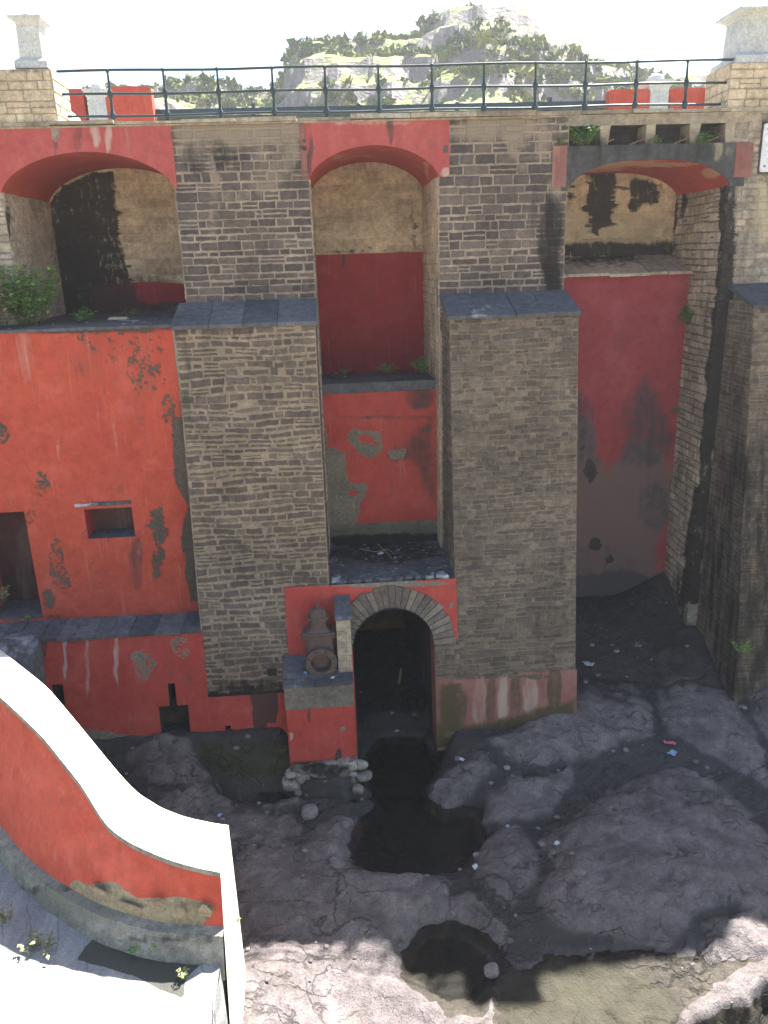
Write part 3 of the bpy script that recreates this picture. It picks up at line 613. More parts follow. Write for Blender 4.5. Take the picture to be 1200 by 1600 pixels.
# ------------------------------------------------------------------ lower red wall
low = thing('plinth_wall', 'low battered red wall with slate coping and a slotted drain opening', 'wall', (-5, -2.2, .8))
lz1 = 3.55
def B_(px, py): p = atB(px, py); return p[0], p[2]
slots = []
for (pa, pb) in (((262, 1068), (277, 1106)), ((248, 1104), (299, 1156)), ((81, 1070), (103, 1108)), ((352, 1134), (362, 1158))):
    a, b = B_(*pa), B_(*pb); slots.append((a[0], b[0], min(a[1], b[1]), max(a[1], b[1])))
def hole2(u, v): return any(a < u < b and c < v < d for a, b, c, d in slots)
ex = [q for s in slots for q in s[:2]]; ez = [q for s in slots for q in s[2:]]
def bz(u): return u
lsp = [(1, 'p', [(388, 1078), (432, 1078), (436, 1110), (430, 1130), (418, 1128), (416, 1160), (400, 1160), (396, 1110)], 4, 1.5), (0, 'e', 225, 1040, 22, 26, .55), (0, 'e', 215, 1025, 14, 10, .6), (2, 'e', 102, 1020, 3, 46, .9), (2, 'e', 136, 1035, 4, 60, .6), (2, 'e', 182, 1025, 4, 50, .8),
       (0, 'e', 282, 1012, 16, 18, .5), (1, 'e', 284, 1060, 40, 70, .3), (1, 'e', 300, 1158, 170, 10, .9), (0, 'p', [(100, 1136), (160, 1143), (250, 1155), (450, 1158), (450, 1300), (100, 1300)], 4, 1.6), (1, 'p', [(100, 1150), (450, 1172), (450, 1300), (100, 1300)], 8, .8), (1, 'e', 60, 1010, 16, 30, .6), (1, 'e', 445, 1100, 3, 50, .4), (0, 'e', 300, 988, 14, 6, .6)]
mb = MB(); k0 = steps(-9.0, bl1 - .95, .055, ex); z_ = steps(.2, lz1, .055, ez + [zB])
# (the buttress stands in front of this wall above zB, the wall shows below it)
def skip_low(u, v): return hole2(u, v) or (u > bl0 + .03 and v > zB)
mb.grid(lambda u, v: (u, bat(v) - .004 + 0 * u, v), k0, z_, skip_low)
mb.build('wall_face', M['red'], low, lsp, wob=4)
for (a, b, c, d) in slots:
    m2 = MB()
    for xx in (a, b): m2.grid(lambda u, v: (u * 0 + xx, bat(v) + u, v), (0, .25, .5), (c, d))
    for zz in (c, d): m2.grid(lambda u, v: (u, bat(np.full_like(u, zz)) + v, u * 0 + zz), (a, b), (0, .25, .5))
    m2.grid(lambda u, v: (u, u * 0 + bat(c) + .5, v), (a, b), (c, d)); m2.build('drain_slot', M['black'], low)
mb = MB(); R1 = random.Random(8); x = -8.2
while x < bl0 - .02:
    L = min(R1.uniform(.35, .6), bl0 - x); f = R1.uniform(-.04, .04); q = R1.uniform(-.015, .02)
    mb.hexa([(x, bat(3.55) - .06 + f, lz1 - .05), (x + L - .012, bat(3.55) - .06 + f, lz1 - .05), (x + L - .012, YU, lz1 + .02), (x, YU, lz1 + .02),
             (x, bat(3.55) - .07 + f, lz1 + .03 + q), (x + L - .012, bat(3.55) - .07 + f, lz1 + .03 + q), (x + L - .012 + .05, YU, lz1 + .13 + q), (x + .05, YU, lz1 + .13 + q)], R1.random()); x += L
mb.build('coping', M['slate'], low, [(2, 'e', 60, 985, 60, 14, .35)])
# rough concrete shoulder where the wall runs out to the left
mb = MB()
def shoulder(u, v):
    x = -6.9 - u * 3.2; y = -1.2 - v * 3.0
    n = fbm(np.stack([x, y, x * 0], 1), 1.3, 5) - .5
    return x, y, 3.68 - .12 * u - 1.5 * sst(v, .25, 1) - .9 * sst(v, .3, 1) * (1 - u) + n * .25
mb.grid(shoulder, rng(30, 0, 1), rng(30, 0, 1)); mb.grid(lambda u, v: (u * 0 - 6.9, -1.2 - v * 3.0, u * (shoulder(u * 0, v)[2])), rng(4, 0, 1), rng(24, 0, 1))
mb.build('shoulder', M['slate'], low, [(2, 'e', 20, 1010, 60, 30, .4)], smooth=True)

# ------------------------------------------------------------------ tunnel arch
tun = thing('tunnel_arch', 'round stone arch of a dark tunnel with red spandrels and a flat platform on top', 'arch', (1.1, -2.1, .4))
PR = .05
aC = (1.12, 2.90); rin, rou = .955, 1.47
ta, tb = -1.33, br0 + .02
def ywall(z): return bat(z) - PR
xs = steps(ta, tb, .05, (aC[0] - rin, aC[0] + rin)); ztw = 4.46
def lowz(u, r=rin): return np.where(np.abs(u - aC[0]) < r, aC[1] + np.sqrt(np.clip(r * r - (u - aC[0]) ** 2, 0, None)), aC[1])
mb = MB(); mb.grid(lambda u, t: (u, ywall(lowz(u) + (ztw - lowz(u)) * t), lowz(u) + (ztw - lowz(u)) * t), xs, rng(26, 0, 1))
xl = steps(ta, aC[0] - rin, .06); mb.grid(lambda u, v: (u, ywall(v), v), xl, steps(.2, aC[1], .06))
mb.grid(lambda u, v: (u * 0 + ta, ywall(v) + u * .06, v), (0, 1), steps(.2, ztw, .2)); mb.grid(lambda u, v: (u, ywall(v * 0 + ztw) + v, v * 0 + ztw), (ta, bl1), (0, .06))
mb.build('spandrel_wall', M['red'], tun, [(0, 'e', 600, 912, 110, 5, .8), (1, 'e', 500, 1010, 10, 60, .3), (0, 'e', 706, 945, 4, 5, .8), (1, 'e', 460, 1060, 20, 14, .6)], wob=3)
mb = MB(); mb.grid(lambda u, v: (u, ywall(v) + .01, v), steps(aC[0] + rin, br0 + .05, .08), steps(.2, aC[1] + .3, .08)); mb.build('right_abutment', M['butt2_mortar'], tun)
mb = MB(); kk = 1 / math.sqrt(1.0144)
masonry(mb, np.array([0, bat(0) - PR, 0]), (1, 0, 0), (0, .12 * kk, kk), (0, -kk, .12 * kk), (zt + .02) / kk, 3.0, rect(aC[0] + rin + .01, br0 + .08), ch=(.09, .14), ln=(.2, .4), gap=.02, out=.014, seed=51)
mb.build('abutment_facing', M['butt2'], tun)
# voussoirs
mb = MB(); nv = 25; R1 = random.Random(12); a0, a1 = 0.0, pi
for k in range(nv):
    q0 = a0 + (a1 - a0) * k / nv + .008; q1 = a0 + (a1 - a0) * (k + 1) / nv - .008; ro = rou + R1.uniform(-.035, .03); pr = .035 + R1.uniform(0, .015); t = R1.random()
    V = []
    for (yo) in (.0, -pr):
        for (r, q) in ((rin, q0), (ro, q0), (ro, q1), (rin, q1)):
            z = aC[1] + r * sin(q); V.append((aC[0] + r * cos(q), ywall(z) + yo + .001, z))
    mb.add(V, [(0, 1, 2, 3), (7, 6, 5, 4), (0, 4, 5, 1), (1, 5, 6, 2), (2, 6, 7, 3), (3, 7, 4, 0)], t)
mb.build('voussoir_ring', M['ring'], tun, [(0, 'e', 615, 930, 80, 20, .3), (1, 'e', 540, 960, 30, 40, .2)])
# tunnel lining
TD = 9.0
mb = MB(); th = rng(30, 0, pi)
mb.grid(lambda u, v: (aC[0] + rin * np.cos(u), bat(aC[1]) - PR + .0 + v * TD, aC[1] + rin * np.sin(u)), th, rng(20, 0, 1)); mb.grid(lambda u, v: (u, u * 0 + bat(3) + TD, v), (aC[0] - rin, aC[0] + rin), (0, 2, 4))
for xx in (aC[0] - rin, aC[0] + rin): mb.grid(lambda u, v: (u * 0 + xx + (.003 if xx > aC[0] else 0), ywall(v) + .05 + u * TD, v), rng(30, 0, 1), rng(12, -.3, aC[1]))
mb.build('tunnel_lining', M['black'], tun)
mb = MB(); mb.grid(lambda u, v: (u * 0 + aC[0] + rin - .004, ywall(v) + u, v), rng(12, -.045, .75), steps(.3, aC[1] + .05, .08)); mb.build('red_reveal', M['dado'], tun, [(1, 'e', 664, 1040, 5, 90, .9)])
# platform between the buttresses
def plat(u, v):
    n = fbm(np.stack([u, v, u * 0], 1), 3, 9) - .5
    return u, v, 4.50 + n * .05 - .03 * sst(-v, 1.2, 1.9)
mb = MB(); mb.grid(plat, steps(bl1 - .0, br0 + .01, .06), steps(-1.86, .62, .06)); mb.build('platform', M['slate'], tun, [(1, 'e', 600, 862, 100, 20, .6), (0, 'e', 560, 890, 60, 20, .4)])
mb = MB(); R1 = random.Random(20)
for r_ in range(3):
    x = bl1 + .03
    while x < br0 - .1:
        L = R1.uniform(.18, .45); dpt = R1.uniform(.12, .2); y = -1.86 + r_ * .19 + R1.uniform(-.02, .02); n = 9; cx, cy = x + L / 2, y + dpt / 2; top = []; bot = []; ph = R1.random() * 6
        for i in range(n):
            q = 2 * pi * i / n; rr = 1 + .16 * sin(3 * q + ph) + R1.uniform(-.08, .08)
            px_, py_ = cx + (L / 2 - .02) * rr * np.sign(cos(q)) * abs(cos(q)) ** .7, cy + (dpt / 2 - .01) * rr * np.sign(sin(q)) * abs(sin(q)) ** .7
            bot.append((px_, py_, 4.44)); top.append((cx + (px_ - cx) * .85, cy + (py_ - cy) * .85, 4.525 + R1.uniform(-.01, .012)))
        if r_ == 0 or R1.random() < .75: mb.add(bot + top, [(i, (i + 1) % n, n + (i + 1) % n, n + i) for i in range(n)] + [tuple(range(n, 2 * n))], R1.random())
        x += L + .02
mb.build('edge_stones', M['slate'], tun, [(2, 'e', 690, 900, 30, 10, .6), (2, 'e', 520, 905, 20, 6, .6)])
# projecting fin between the valve and the tunnel
mb = MB(); fx0, fx1 = -.19, .135; fy = -2.62
zt0 = atY(540, 968, fy)[2]; zbt = atY(540, 1068, fy)[2]
mb.hexa([(fx0, fy, zbt - .05), (fx1, fy, zbt - .05), (fx1, -1.9, zbt - .05), (fx0, -1.9, zbt - .05), (fx0, fy, zt0), (fx1, fy, zt0), (fx1, -1.9, zt0 + .1), (fx0, -1.9, zt0 + .1)])
mb.build('fin', M['conc'], tun)
mb = MB(); masonry(mb, (0, fy - .001, 0), (1, 0, 0), (0, 0, 1), (0, -1, 0), zbt - .04, zt0, rect(fx0, fx1), ch=(.12, .2), ln=(.2, .33), gap=.008, out=.01, seed=60, tone=(.4, .8)); mb.build('fin_facing', M['jamb'], tun)
mb = MB(); mb.hexa([(fx0 - .02, fy - .04, zt0), (fx1 + .02, fy - .04, zt0), (fx1 + .02, -1.95, zt0 + .14), (fx0 - .02, -1.95, zt0 + .14), (fx0 - .02, fy - .04, zt0 + .05), (fx1 + .02, fy - .04, zt0 + .05), (fx1 + .02, -1.95, zt0 + .3), (fx0 - .02, -1.95, zt0 + .3)]); mb.build('fin_cap', M['slate'], tun, [(2, 'e', 538, 953, 14, 16, .75)])

# ------------------------------------------------------------------ plinth and gate valve
YP = -3.0
pl = thing('valve_plinth', 'red plinth with a bare stone band and rubble footing carrying the rusty valve', 'plinth', (-.68, -2.6, .5))
px0, px1 = atY(450, 1150, YP)[0], atY(555, 1150, YP)[0]
zr0, zr1, zr2 = atY(500, 1192, YP)[2], atY(500, 1106, YP)[2], atY(500, 1072, YP)[2]
mb = MB(); mb.grid(lambda u, v: (u, u * 0 + YP, v), steps(px0, px1, .05), steps(zr0 - .1, zr1, .05))
for xx in (px0, px1): mb.grid(lambda u, v: (u * 0 + xx, YP + u, v), steps(0, 1, .1), steps(zr0 - .4, zr1, .1))
mb.build('red_face', M['red'], pl, [(1, 'e', 530, 1182, 5, 14, 1.2), (1, 'e', 483, 1120, 3, 12, .7), (0, 'e', 535, 1140, 3, 4, 1.), (2, 'e', 455, 1150, 3, 8, .8), (1, 'e', 500, 1192, 50, 4, .7)], wob=2)
mb = MB(); mb.box((px0 - .012, YP - .012, zr1), (px1 + .012, -1.95, zr2)); mb.build('stone_band', M['grey'], pl, [(1, 'e', 540, 1090, 20, 14, .4), (0, 'e', 480, 1090, 40, 14, .3)])
mb = MB(); R1 = random.Random(31); x = px0 - .03
while x < px1 - .02:
    L = min(R1.uniform(.3, .5), px1 + .03 - x); q = R1.uniform(0, .03)
    mb.hexa([(x, YP - .03, zr2), (x + L - .01, YP - .03, zr2), (x + L - .01, -2.0, zr2 + .02), (x, -2.0, zr2 + .02), (x, YP - .03, zr2 + .05 + q), (x + L - .01, YP - .03, zr2 + .05 + q), (x + L - .01, -2.0, zr2 + .16), (x, -2.0, zr2 + .16)], R1.random()); x += L
mb.build('slate_top', M['slate'], pl, [(2, 'e', 465, 1075, 14, 6, .5)])
mb = MB(); mb.hexa([(px0 - .02, -2.78, zr2 + .10), (px1 - .3, -2.82, zr2 + .04), (px1 - .3, -2.1, zr2 + .2), (px0 - .02, -2.1, zr2 + .25), (px0 - .02, -2.78, zr2 + .22), (px1 - .3, -2.82, zr2 + .12), (px1 - .3, -2.1, zr2 + .27), (px0 - .02, -2.1, zr2 + .36)]); mb.build('tilted_slab', M['slate'], pl, [(1, 'e', 500, 1055, 50, 10, .4)])
def rockmesh(mb, c, r, seed, n=14, tint=.5, flat=1., rough=.28):
    V = []; F = []; m = max(5, n // 2)
    for j in range(m + 1):
        ph = -pi / 2 + pi * j / m
        for i in range(n):
            q = 2 * pi * i / n; V.append((cos(ph) * cos(q), cos(ph) * sin(q), sin(ph)))
    V = np.array(V); k = 1 + rough * 2 * (fbm(V + seed * 3.1, 1.3, seed, 3) - .5)
    s = np.sign(V) * np.abs(V) ** .8
    P = s * k[:, None] * np.array(r) * np.array([1, 1, flat]) + np.array(c)
    for j in range(m):
        for i in range(n): F.append((j*n+i, j*n+(i+1) % n, (j+1)*n+(i+1) % n, (j+1)*n+i))
    mb.add(P, F, tint)
mb = MB(); R1 = random.Random(77)
for k in range(34):
    x = R1.uniform(px0 - .12, px1 + .15); z = R1.uniform(.15, zr0 + .02); y = YP - .1 - (zr0 - z) * .35 + R1.uniform(-.05, .06)
    rockmesh(mb, (x, y, z), (R1.uniform(.1, .24), R1.uniform(.1, .2), R1.uniform(.07, .13)), k, 12, R1.random())
mb.box((px0 - .02, YP - .06, -.3), (px1 + .02, -2.0, zr0 - .02)); mb.build('rubble_footing', M['rubble'], pl, [(1, 'e', 510, 1200, 40, 12, .7), (0, 'e', 540, 1225, 30, 12, .5)])

FY = -2.75
fc = atY(502, 1037, FY); gv = thing('gate_valve', 'rusty cast iron gate valve with an open round flange, on the plinth', 'valve', (fc[0], FY, fc[2] - .4))
cx, cz = fc[0], fc[2]; R_ = .35
mb = MB(); mb.lathe((cx, FY, cz), [(.235, .1), (.235, -.0), (.26, -.0), (R_, -.0), (R_ + .005, .01), (R_ + .005, .06), (R_, .07), (.27, .07), (.27, .25)], 36, axis=1); fl = mb.build('pipe_flange', M['rust'], gv, smooth=False); fl['_loc'] = list(gv['_loc'])
for k in range(8): q = 2 * pi * (k + .5) / 8; mb = MB(); mb.lathe((cx + .305 * cos(q), FY - .012, cz + .305 * sin(q)), [(.0, -.004), (.022, -.004), (.022, .02)], 8, axis=1); mb.build('bolt', M['black'], fl)
mb = MB(); mb.lathe((cx, FY, cz), [(.0, .52), (.236, .5), (.236, .1)], 30, axis=1); mb.hexa([(cx - .2, FY + .28, cz - .235), (cx + .03, FY + .28, cz - .235), (cx + .03, FY + .3, cz - .12), (cx - .2, FY + .3, cz - .12), (cx - .2, FY + .5, cz - .235), (cx + .2, FY + .5, cz - .235), (cx + .2, FY + .5, cz - .05), (cx - .2, FY + .5, cz - .05)])
mb.build('gate_bore', M['rust'], gv)
zsh = atY(500, 992, FY + .25)[2]; znk = atY(500, 968, FY + .25)[2]; ztp = atY(500, 958, FY + .25)[2]
mb = MB(); N_ = 24
def oval(z, rx, ry, y=FY + .33): return [(cx - .02 + rx * np.sign(cos(q)) * abs(cos(q)) ** .6, y + ry * np.sign(sin(q)) * abs(sin(q)) ** .6, z) for q in [2 * pi * i / N_ for i in range(N_)]]
def loft(mb, rings):
    V = [p for r in rings for p in r]; F = [(k*N_+i, k*N_+(i+1) % N_, (k+1)*N_+(i+1) % N_, (k+1)*N_+i) for k in range(len(rings) - 1) for i in range(N_)]
    F += [tuple(range((len(rings)-1)*N_, len(rings)*N_)), tuple(range(N_ - 1, -1, -1))]; mb.add(V, F)
loft(mb, [oval(cz - .2, .22, .16), oval(cz - .05, .3, .19), oval(cz + .2, .33, .2), oval(zsh - .03, .33, .2)]); mb.build('body', M['rust'], gv)
mb = MB(); loft(mb, [oval(zsh - .035, .40, .25), oval(zsh + .03, .40, .25)]); loft(mb, [oval(zsh + .04, .39, .24), oval(zsh + .09, .37, .24)])
loft(mb, [oval(zsh + .09, .30, .2), oval(zsh + .16, .2, .16), oval(znk, .17, .14)]); mb.build('bonnet', M['rust'], gv)
mb = MB(); loft(mb, [oval(znk, .24, .18), oval(znk + .06, .24, .18), oval(znk + .065, .19, .15), oval(ztp + .03, .17, .14), oval(ztp + .08, .1, .09)]); mb.tube([(cx - .02, FY + .33, ztp + .05), (cx - .02, FY + .33, ztp + .22)], .028, 10); mb.build('stuffing_box', M['rust'], gv)

# ------------------------------------------------------------------ railing
rail = thing('railing', 'dark iron railing of round bars and knobbed posts along the dam top', 'railing', (1, .05, 14.46))
post_px = [172, 258, 342, 427, 509, 592, 675, 756, 836, 914, 993, 1071]
ZR = [atY(592, 103, .05)[2], atY(592, 139, .05)[2], atY(592, 173, .05)[2]]
for k, p in enumerate(post_px):
    x = atY(p, 146, .05)[0]; mb = MB()
    mb.lathe((x, .05, 0), [(.055, 14.44), (.055, 14.47), (.036, 14.49), (.034, ZR[2] - .1), (.052, ZR[2] - .06), (.072, ZR[2]), (.052, ZR[2] + .06), (.034, ZR[2] + .1), (.030, ZR[1] - .1), (.048, ZR[1] - .055), (.064, ZR[1]), (.048, ZR[1] + .055), (.029, ZR[1] + .1), (.021, ZR[0] - .05), (.036, ZR[0] - .02), (.036, ZR[0] + .022), (.0, ZR[0] + .035)], 14)
    mb.build('post', M['iron'], rail, smooth=True)
for k, z in enumerate(ZR):
    mb = MB(); xa, xb = atY(92 + 4 * k, 140, .05)[0], atY((1140, 1134, 1128)[k], 140, .05)[0]
    mb.tube([(xa + (xb - xa) * i / 24, .05, z + .012 * sin(i * .9 + k)) for i in range(25)] + ([(xb + .08, .1, z + .05)] if k == 0 else []), .026, 8); mb.build('rail', M['iron'], rail, smooth=True)

# ------------------------------------------------------------------ gate piers, parapets, beam, sign
def pilaster(name, label, x0, x1, y0, zb, zt, mat, group, flare=.07, bw=None, tilt=0.):
    """square limewashed pilaster: plinth, shaft, moulded cap, dome"""
    wv = x1 - x0; cx = (x0 + x1) / 2; cy = y0 + wv / 2; H = zt - zb
    t = thing(name, label, 'pilaster', (cx, cy, zb), group)
    def fr(mb, z, h, hw): return [(cx - hw, cy - hw, z), (cx + hw, cy - hw, z), (cx + hw, cy + hw, z), (cx - hw, cy + hw, z)]
    def blockm(nm, rings):
        mb = MB(); V = [p for z, hw in rings for p in fr(mb, z, 0, hw)]; n = len(rings)
        mb.add(V, [(k*4+i, k*4+(i+1) % 4, (k+1)*4+(i+1) % 4, (k+1)*4+i) for k in range(n - 1) for i in range(4)] + [(4*n-4, 4*n-3, 4*n-2, 4*n-1)]); mb.build(nm, mat, t)
    h = wv / 2
    blockm('plinth', [(zb, h + flare * 1.4), (zb + H * .12, h + flare * 1.3), (zb + H * .14, h + flare), (zb + H * .2, h)])
    blockm('shaft', [(zb + H * .2, h), (zb + H * .76, h * .93)])
    blockm('cap', [(zb + H * .76, h * .94), (zb + H * .80, h * 1.0), (zb + H * .86, h + flare * 1.3), (zb + H * .9, h + flare * 1.3), (zb + H * .91, h * .7)])
    mb = MB(); mb.lathe((cx, cy, 0), [(h * .72, zb + H * .9), (h * .7, zb + H * .95), (h * .5, zb + H * .985), (h * .2, zb + H), (0, zb + H)], 20); mb.build('finial', mat, t, smooth=True)
    return t
G1 = 'limewashed pilasters on the dam top'
def pier_block(x0, x1, y0, y1, z0, z1, label, seed):
    t = thing('rail_end_pier', label, 'pier', ((x0 + x1) / 2, y0, z0))
    mb = MB(); mb.box((x0, y0, z0), (x1, y1, z1)); mb.build('core', M['coping'], t)
    mb = MB(); masonry(mb, (0, y0, 0), (1, 0, 0), (0, 0, 1), (0, -1, 0), z0, z1, rect(x0, x1), ch=(.15, .24), ln=(.3, .6), gap=.02, out=.02, seed=seed, tone=(.6, 1))
    for xx, nx in ((x0, -1), (x1, 1)): masonry(mb, (xx, 0, 0), (0, 1, 0), (0, 0, 1), (nx, 0, 0), z0, z1, rect(y0, y1), ch=(.15, .24), ln=(.3, .6), gap=.02, out=.02, seed=seed + nx, tone=(.6, 1))
    mb.build('stone_facing', M['tan'], t, [(1, 'e', 30, 108, 60, 5, .5)]); return t
pier_block(-9.5, atY(84, 150, 0)[0], 0.0, 1.1, 14.45, atY(40, 108, 0)[2], 'tan coursed stone pier at the left end of the railing', 71)
pier_block(atY(1138, 140, -.02)[0], 13, -.03, 1.1, 14.45, atY(1150, 98, -.02)[2], 'tan coursed stone pier at the right end of the railing', 73)
a, b = atY(26, 60, .25), atY(63, 60, .25)
pilaster('pilaster', 'small limewashed pilaster on the stone pier at the left end of the railing', a[0], b[0], .25, atY(40, 107, .3)[2] - .02, atY(40, 17, .3)[2], M['white'], G1)
a = atY(1158, 60, .15)
pilaster('pilaster', 'large grey-white pilaster cut by the right edge, on the stone pier', a[0], a[0] + .82, .15, atY(1150, 99, .15)[2] - .02, atY(1180, 3, .15)[2], M['white'], G1, .12)
def on(px, py, Y): return atY(px, py, Y)
YF = 6.3
a, b = on(136, 160, YF), on(168, 160, YF); pilaster('pilaster', 'far pilaster behind the left end of the railing, beside the red parapets', a[0], b[0], YF, 14.44, on(150, 126, YF)[2], M['white'], G1, .05)
a, b = on(1014, 150, YF), on(1046, 150, YF); pilaster('pilaster', 'far pilaster behind the railing near its right end', a[0], b[0], YF, 14.44, on(1028, 112, YF)[2], M['white'], G1, .06)
def parapet(pa, pb, Y, label, mat, dy=.35, rise=0):
    a, b = on(pa[0], 180, Y), on(pb[0], 180, Y); z1 = on(pa[0], pa[1], Y)[2]; mb = MB(); n = 14
    xs = np.linspace(a[0], b[0], n); tz = z1 + rise * np.sin(np.linspace(0, pi, n)); tz[-1] -= .06; tz[0] -= .03
    V = [(x, Y, 14.44) for x in xs] + [(x, Y, z) for x, z in zip(xs, tz)] + [(x, Y + dy, z) for x, z in zip(xs, tz)] + [(x, Y + dy, 14.44) for x in xs]
    F = [(i, i + 1, n + i + 1, n + i) for i in range(n - 1)] + [(n + i, n + i + 1, 2*n + i + 1, 2*n + i) for i in range(n - 1)] + [(2*n + i, 2*n + i + 1, 3*n + i + 1, 3*n + i) for i in range(n - 1)] + [(0, n, 2*n, 3*n), (n-1, 4*n-1, 3*n-1, 2*n-1)]
    mb.add(V, F); tag(mb.build('parapet_wall', mat, None), label, 'parapet', 'red parapets across the dam top')
parapet((104, 139), (134, 139), YF, 'short dark red parapet left of the far pilaster, behind the railing', M['red'])
parapet((168, 137), (240, 137), YF, 'long orange-red parapet right of the far left pilaster, behind the railing', M['orange_red'], rise=.03)
parapet((950, 140), (1014, 140), YF, 'red parapet left of the far right pilaster, behind the railing', M['orange_red'])
parapet((1046, 138), (1122, 138), YF, 'red parapet between the far right pilaster and the right stone pier', M['orange_red'])
parapet((1122, 108), (1136, 108), YF - .4, 'tall narrow red parapet end touching the right stone pier', M['orange_red'])
mb = MB()   # sunlit curved white parapet end
N2 = 16; a = on(76, 180, 3.2)[0]; b = on(122, 180, 3.2)[0]; z1 = on(90, 156, 3.2)[2]
V = []; xs = np.linspace(a, b, N2); tz = 14.44 + (z1 - 14.44) * (1 - np.linspace(0, 1, N2) ** 2.2 * .75)
V = [(x, 3.2, 14.44) for x in xs] + [(x, 3.2, z) for x, z in zip(xs, tz)] + [(x, 4.4, z) for x, z in zip(xs, tz)] + [(x, 4.4, 14.44) for x in xs]
mb.add(V, [(i, i + 1, N2 + i + 1, N2 + i) for i in range(N2 - 1)] + [(N2 + i, N2 + i + 1, 2*N2 + i + 1, 2*N2 + i) for i in range(N2 - 1)] + [(2*N2 + i, 2*N2 + i + 1, 3*N2 + i + 1, 3*N2 + i) for i in range(N2 - 1)] + [(0, N2, 2*N2, 3*N2), (N2-1, 4*N2-1, 3*N2-1, 2*N2-1)])
tag(mb.build('parapet_wall', M['white'], None), 'white curved parapet end in full sun behind the left stone pier', 'parapet')
# steel beam and kerb on the far side of the deck
bm_ = thing('steel_beam', 'long dark blue-grey beam on short posts, far side of the deck', 'beam', (0, 6.6, 14.44))
z1, z0 = on(600, 164, 6.6)[2], on(600, 171, 6.6)[2]
M['beam'] = plain_mat('BeamPaint', (.018, .035, .05), (.03, .055, .075), .5, 3, .001); M['kerb'] = plain_mat('TealKerb', (.06, .085, .085), (.10, .13, .125), .8, 4)
mb = MB(); mb.box((on(240, 168, 6.6)[0], 6.6, z0), (on(955, 163, 6.6)[0], 6.85, z1)); mb.build('beam', M['beam'], bm_)
mb = MB(); mb.box((on(240, 168, 6.6)[0], 6.9, 14.44), (on(955, 163, 6.6)[0], 7.15, on(600, 175, 6.9)[2])); mb.build('kerb', M['kerb'], bm_)
for p in (395, 560, 715, 860): x = on(p, 160, 6.6)[0]; mb = MB(); mb.box((x - .05, 6.62, 14.44), (x + .05, 6.8, z1 + .12 if p in (395, 860) else z1 + .04)); mb.build('post', M['beam'], bm_)
# sign plate
sg = thing('sign_plate', 'white rectangular plate with corner bolts at the right edge of the dam', 'sign', (9.9, -.05, 13.4))
a, b = atY(1189, 193, -.05), atY(1186, 269, -.05); sx0 = b[0]; sx1 = sx0 + 1.0
mb = MB(); r = .05; pts = []
for (qx, qz, q0) in ((sx0 + r, b[2] + r, pi), (sx1 - r, b[2] + r, 1.5 * pi), (sx1 - r, a[2] - r, 0), (sx0 + r, a[2] - r, .5 * pi)):
    for i in range(6): q = q0 + i * pi / 10; pts.append((qx + r * cos(q), qz + r * sin(q)))
n = len(pts); mb.add([(x, -.065, z) for x, z in pts] + [(x, -.04, z) for x, z in pts], [tuple(range(n)), *[(i, (i+1) % n, n+(i+1) % n, n+i) for i in range(n)]]); mb.build('plate', M['sign'], sg)
mb = MB(); mb.box((sx0 - .03, -.045, b[2] - .04), (sx1 + .03, -.02, a[2] + .04)); mb.build('backing_board', M['dark'], sg)
for z in (a[2] - .12, b[2] + .12): mb = MB(); mb.lathe((sx0 + .1, -.08, z), [(.0, .0), (.02, .0), (.024, .02)], 10, axis=1); mb.build('bolt', M['bolt'], sg)

# ------------------------------------------------------------------ curved wall in the foreground
cw = thing('curved_wall', 'red curving wing wall with a broad sunlit white top, in the left foreground', 'wall', (-4, -8, 1.5))
ZC = 2.85
st = [((-150, 1120), (-180, 900)), ((-90, 1187), (-120, 960)), ((-40, 1245), (-70, 1010)), ((0, 1291), (-28, 1062)), ((37, 1335), (5, 1090)), ((75, 1367), (40, 1120)), ((110, 1390), (85, 1170)), ((150, 1412), (130, 1225)), ((200, 1430), (187, 1300)), ((262, 1444), (255, 1337)), ((350, 1450), (345, 1361))]
cp = []
for bpx, tpx in st:
    Bq = atZ(*bpx, ZC); Tq = atY(*tpx, Bq[1]); cp.append((Bq[0], Bq[1], Tq[2]))
cp = np.array(cp)
def cr_(t):
    t = np.clip(t, 0, len(cp) - 1.0001); i = int(t); f = t - i
    p = [cp[min(max(i + k, 0), len(cp) - 1)] for k in (-1, 0, 1, 2)]
    return .5 * (2 * p[1] + (p[2] - p[0]) * f + (2 * p[0] - 5 * p[1] + 4 * p[2] - p[3]) * f * f + (3 * p[1] - p[0] - 3 * p[2] + p[3]) * f ** 3)
NS = 110; S = np.array([cr_(t) for t in np.linspace(0, len(cp) - 1, NS)])
tg = np.gradient(S[:, :2], axis=0); tg /= np.linalg.norm(tg, axis=1)[:, None]
for _ in range(30): tg[1:-1] = (tg[:-2] + tg[1:-1] + tg[2:]) / 3
nr = np.stack([-tg[:, 1], tg[:, 0]], 1); nr /= np.linalg.norm(nr, axis=1)[:, None]
nr[-6:] = [0, 1]; 
nr[nr[:, 1] < 0] *= -1
for _ in range(12): nr[1:-1] = (nr[:-2] + nr[1:-1] + nr[2:]) / 3
TH = np.linspace(.80, .88, NS)
CB = .28                                          # the face leans back
fcx = [-400, -100, 0, 30, 70, 100, 130, 150, 170, 205, 250, 300, 350, 600]; fcy = [800, 1005, 1085, 1112, 1150, 1188, 1225, 1258, 1290, 1315, 1335, 1352, 1362, 1380]
bcx = [-400, -100, 0, 75, 150, 180, 210, 250, 290, 330, 361, 600]; bcy = [760, 945, 1015, 1075, 1165, 1203, 1235, 1262, 1278, 1286, 1291, 1310]
zz = np.zeros(NS)
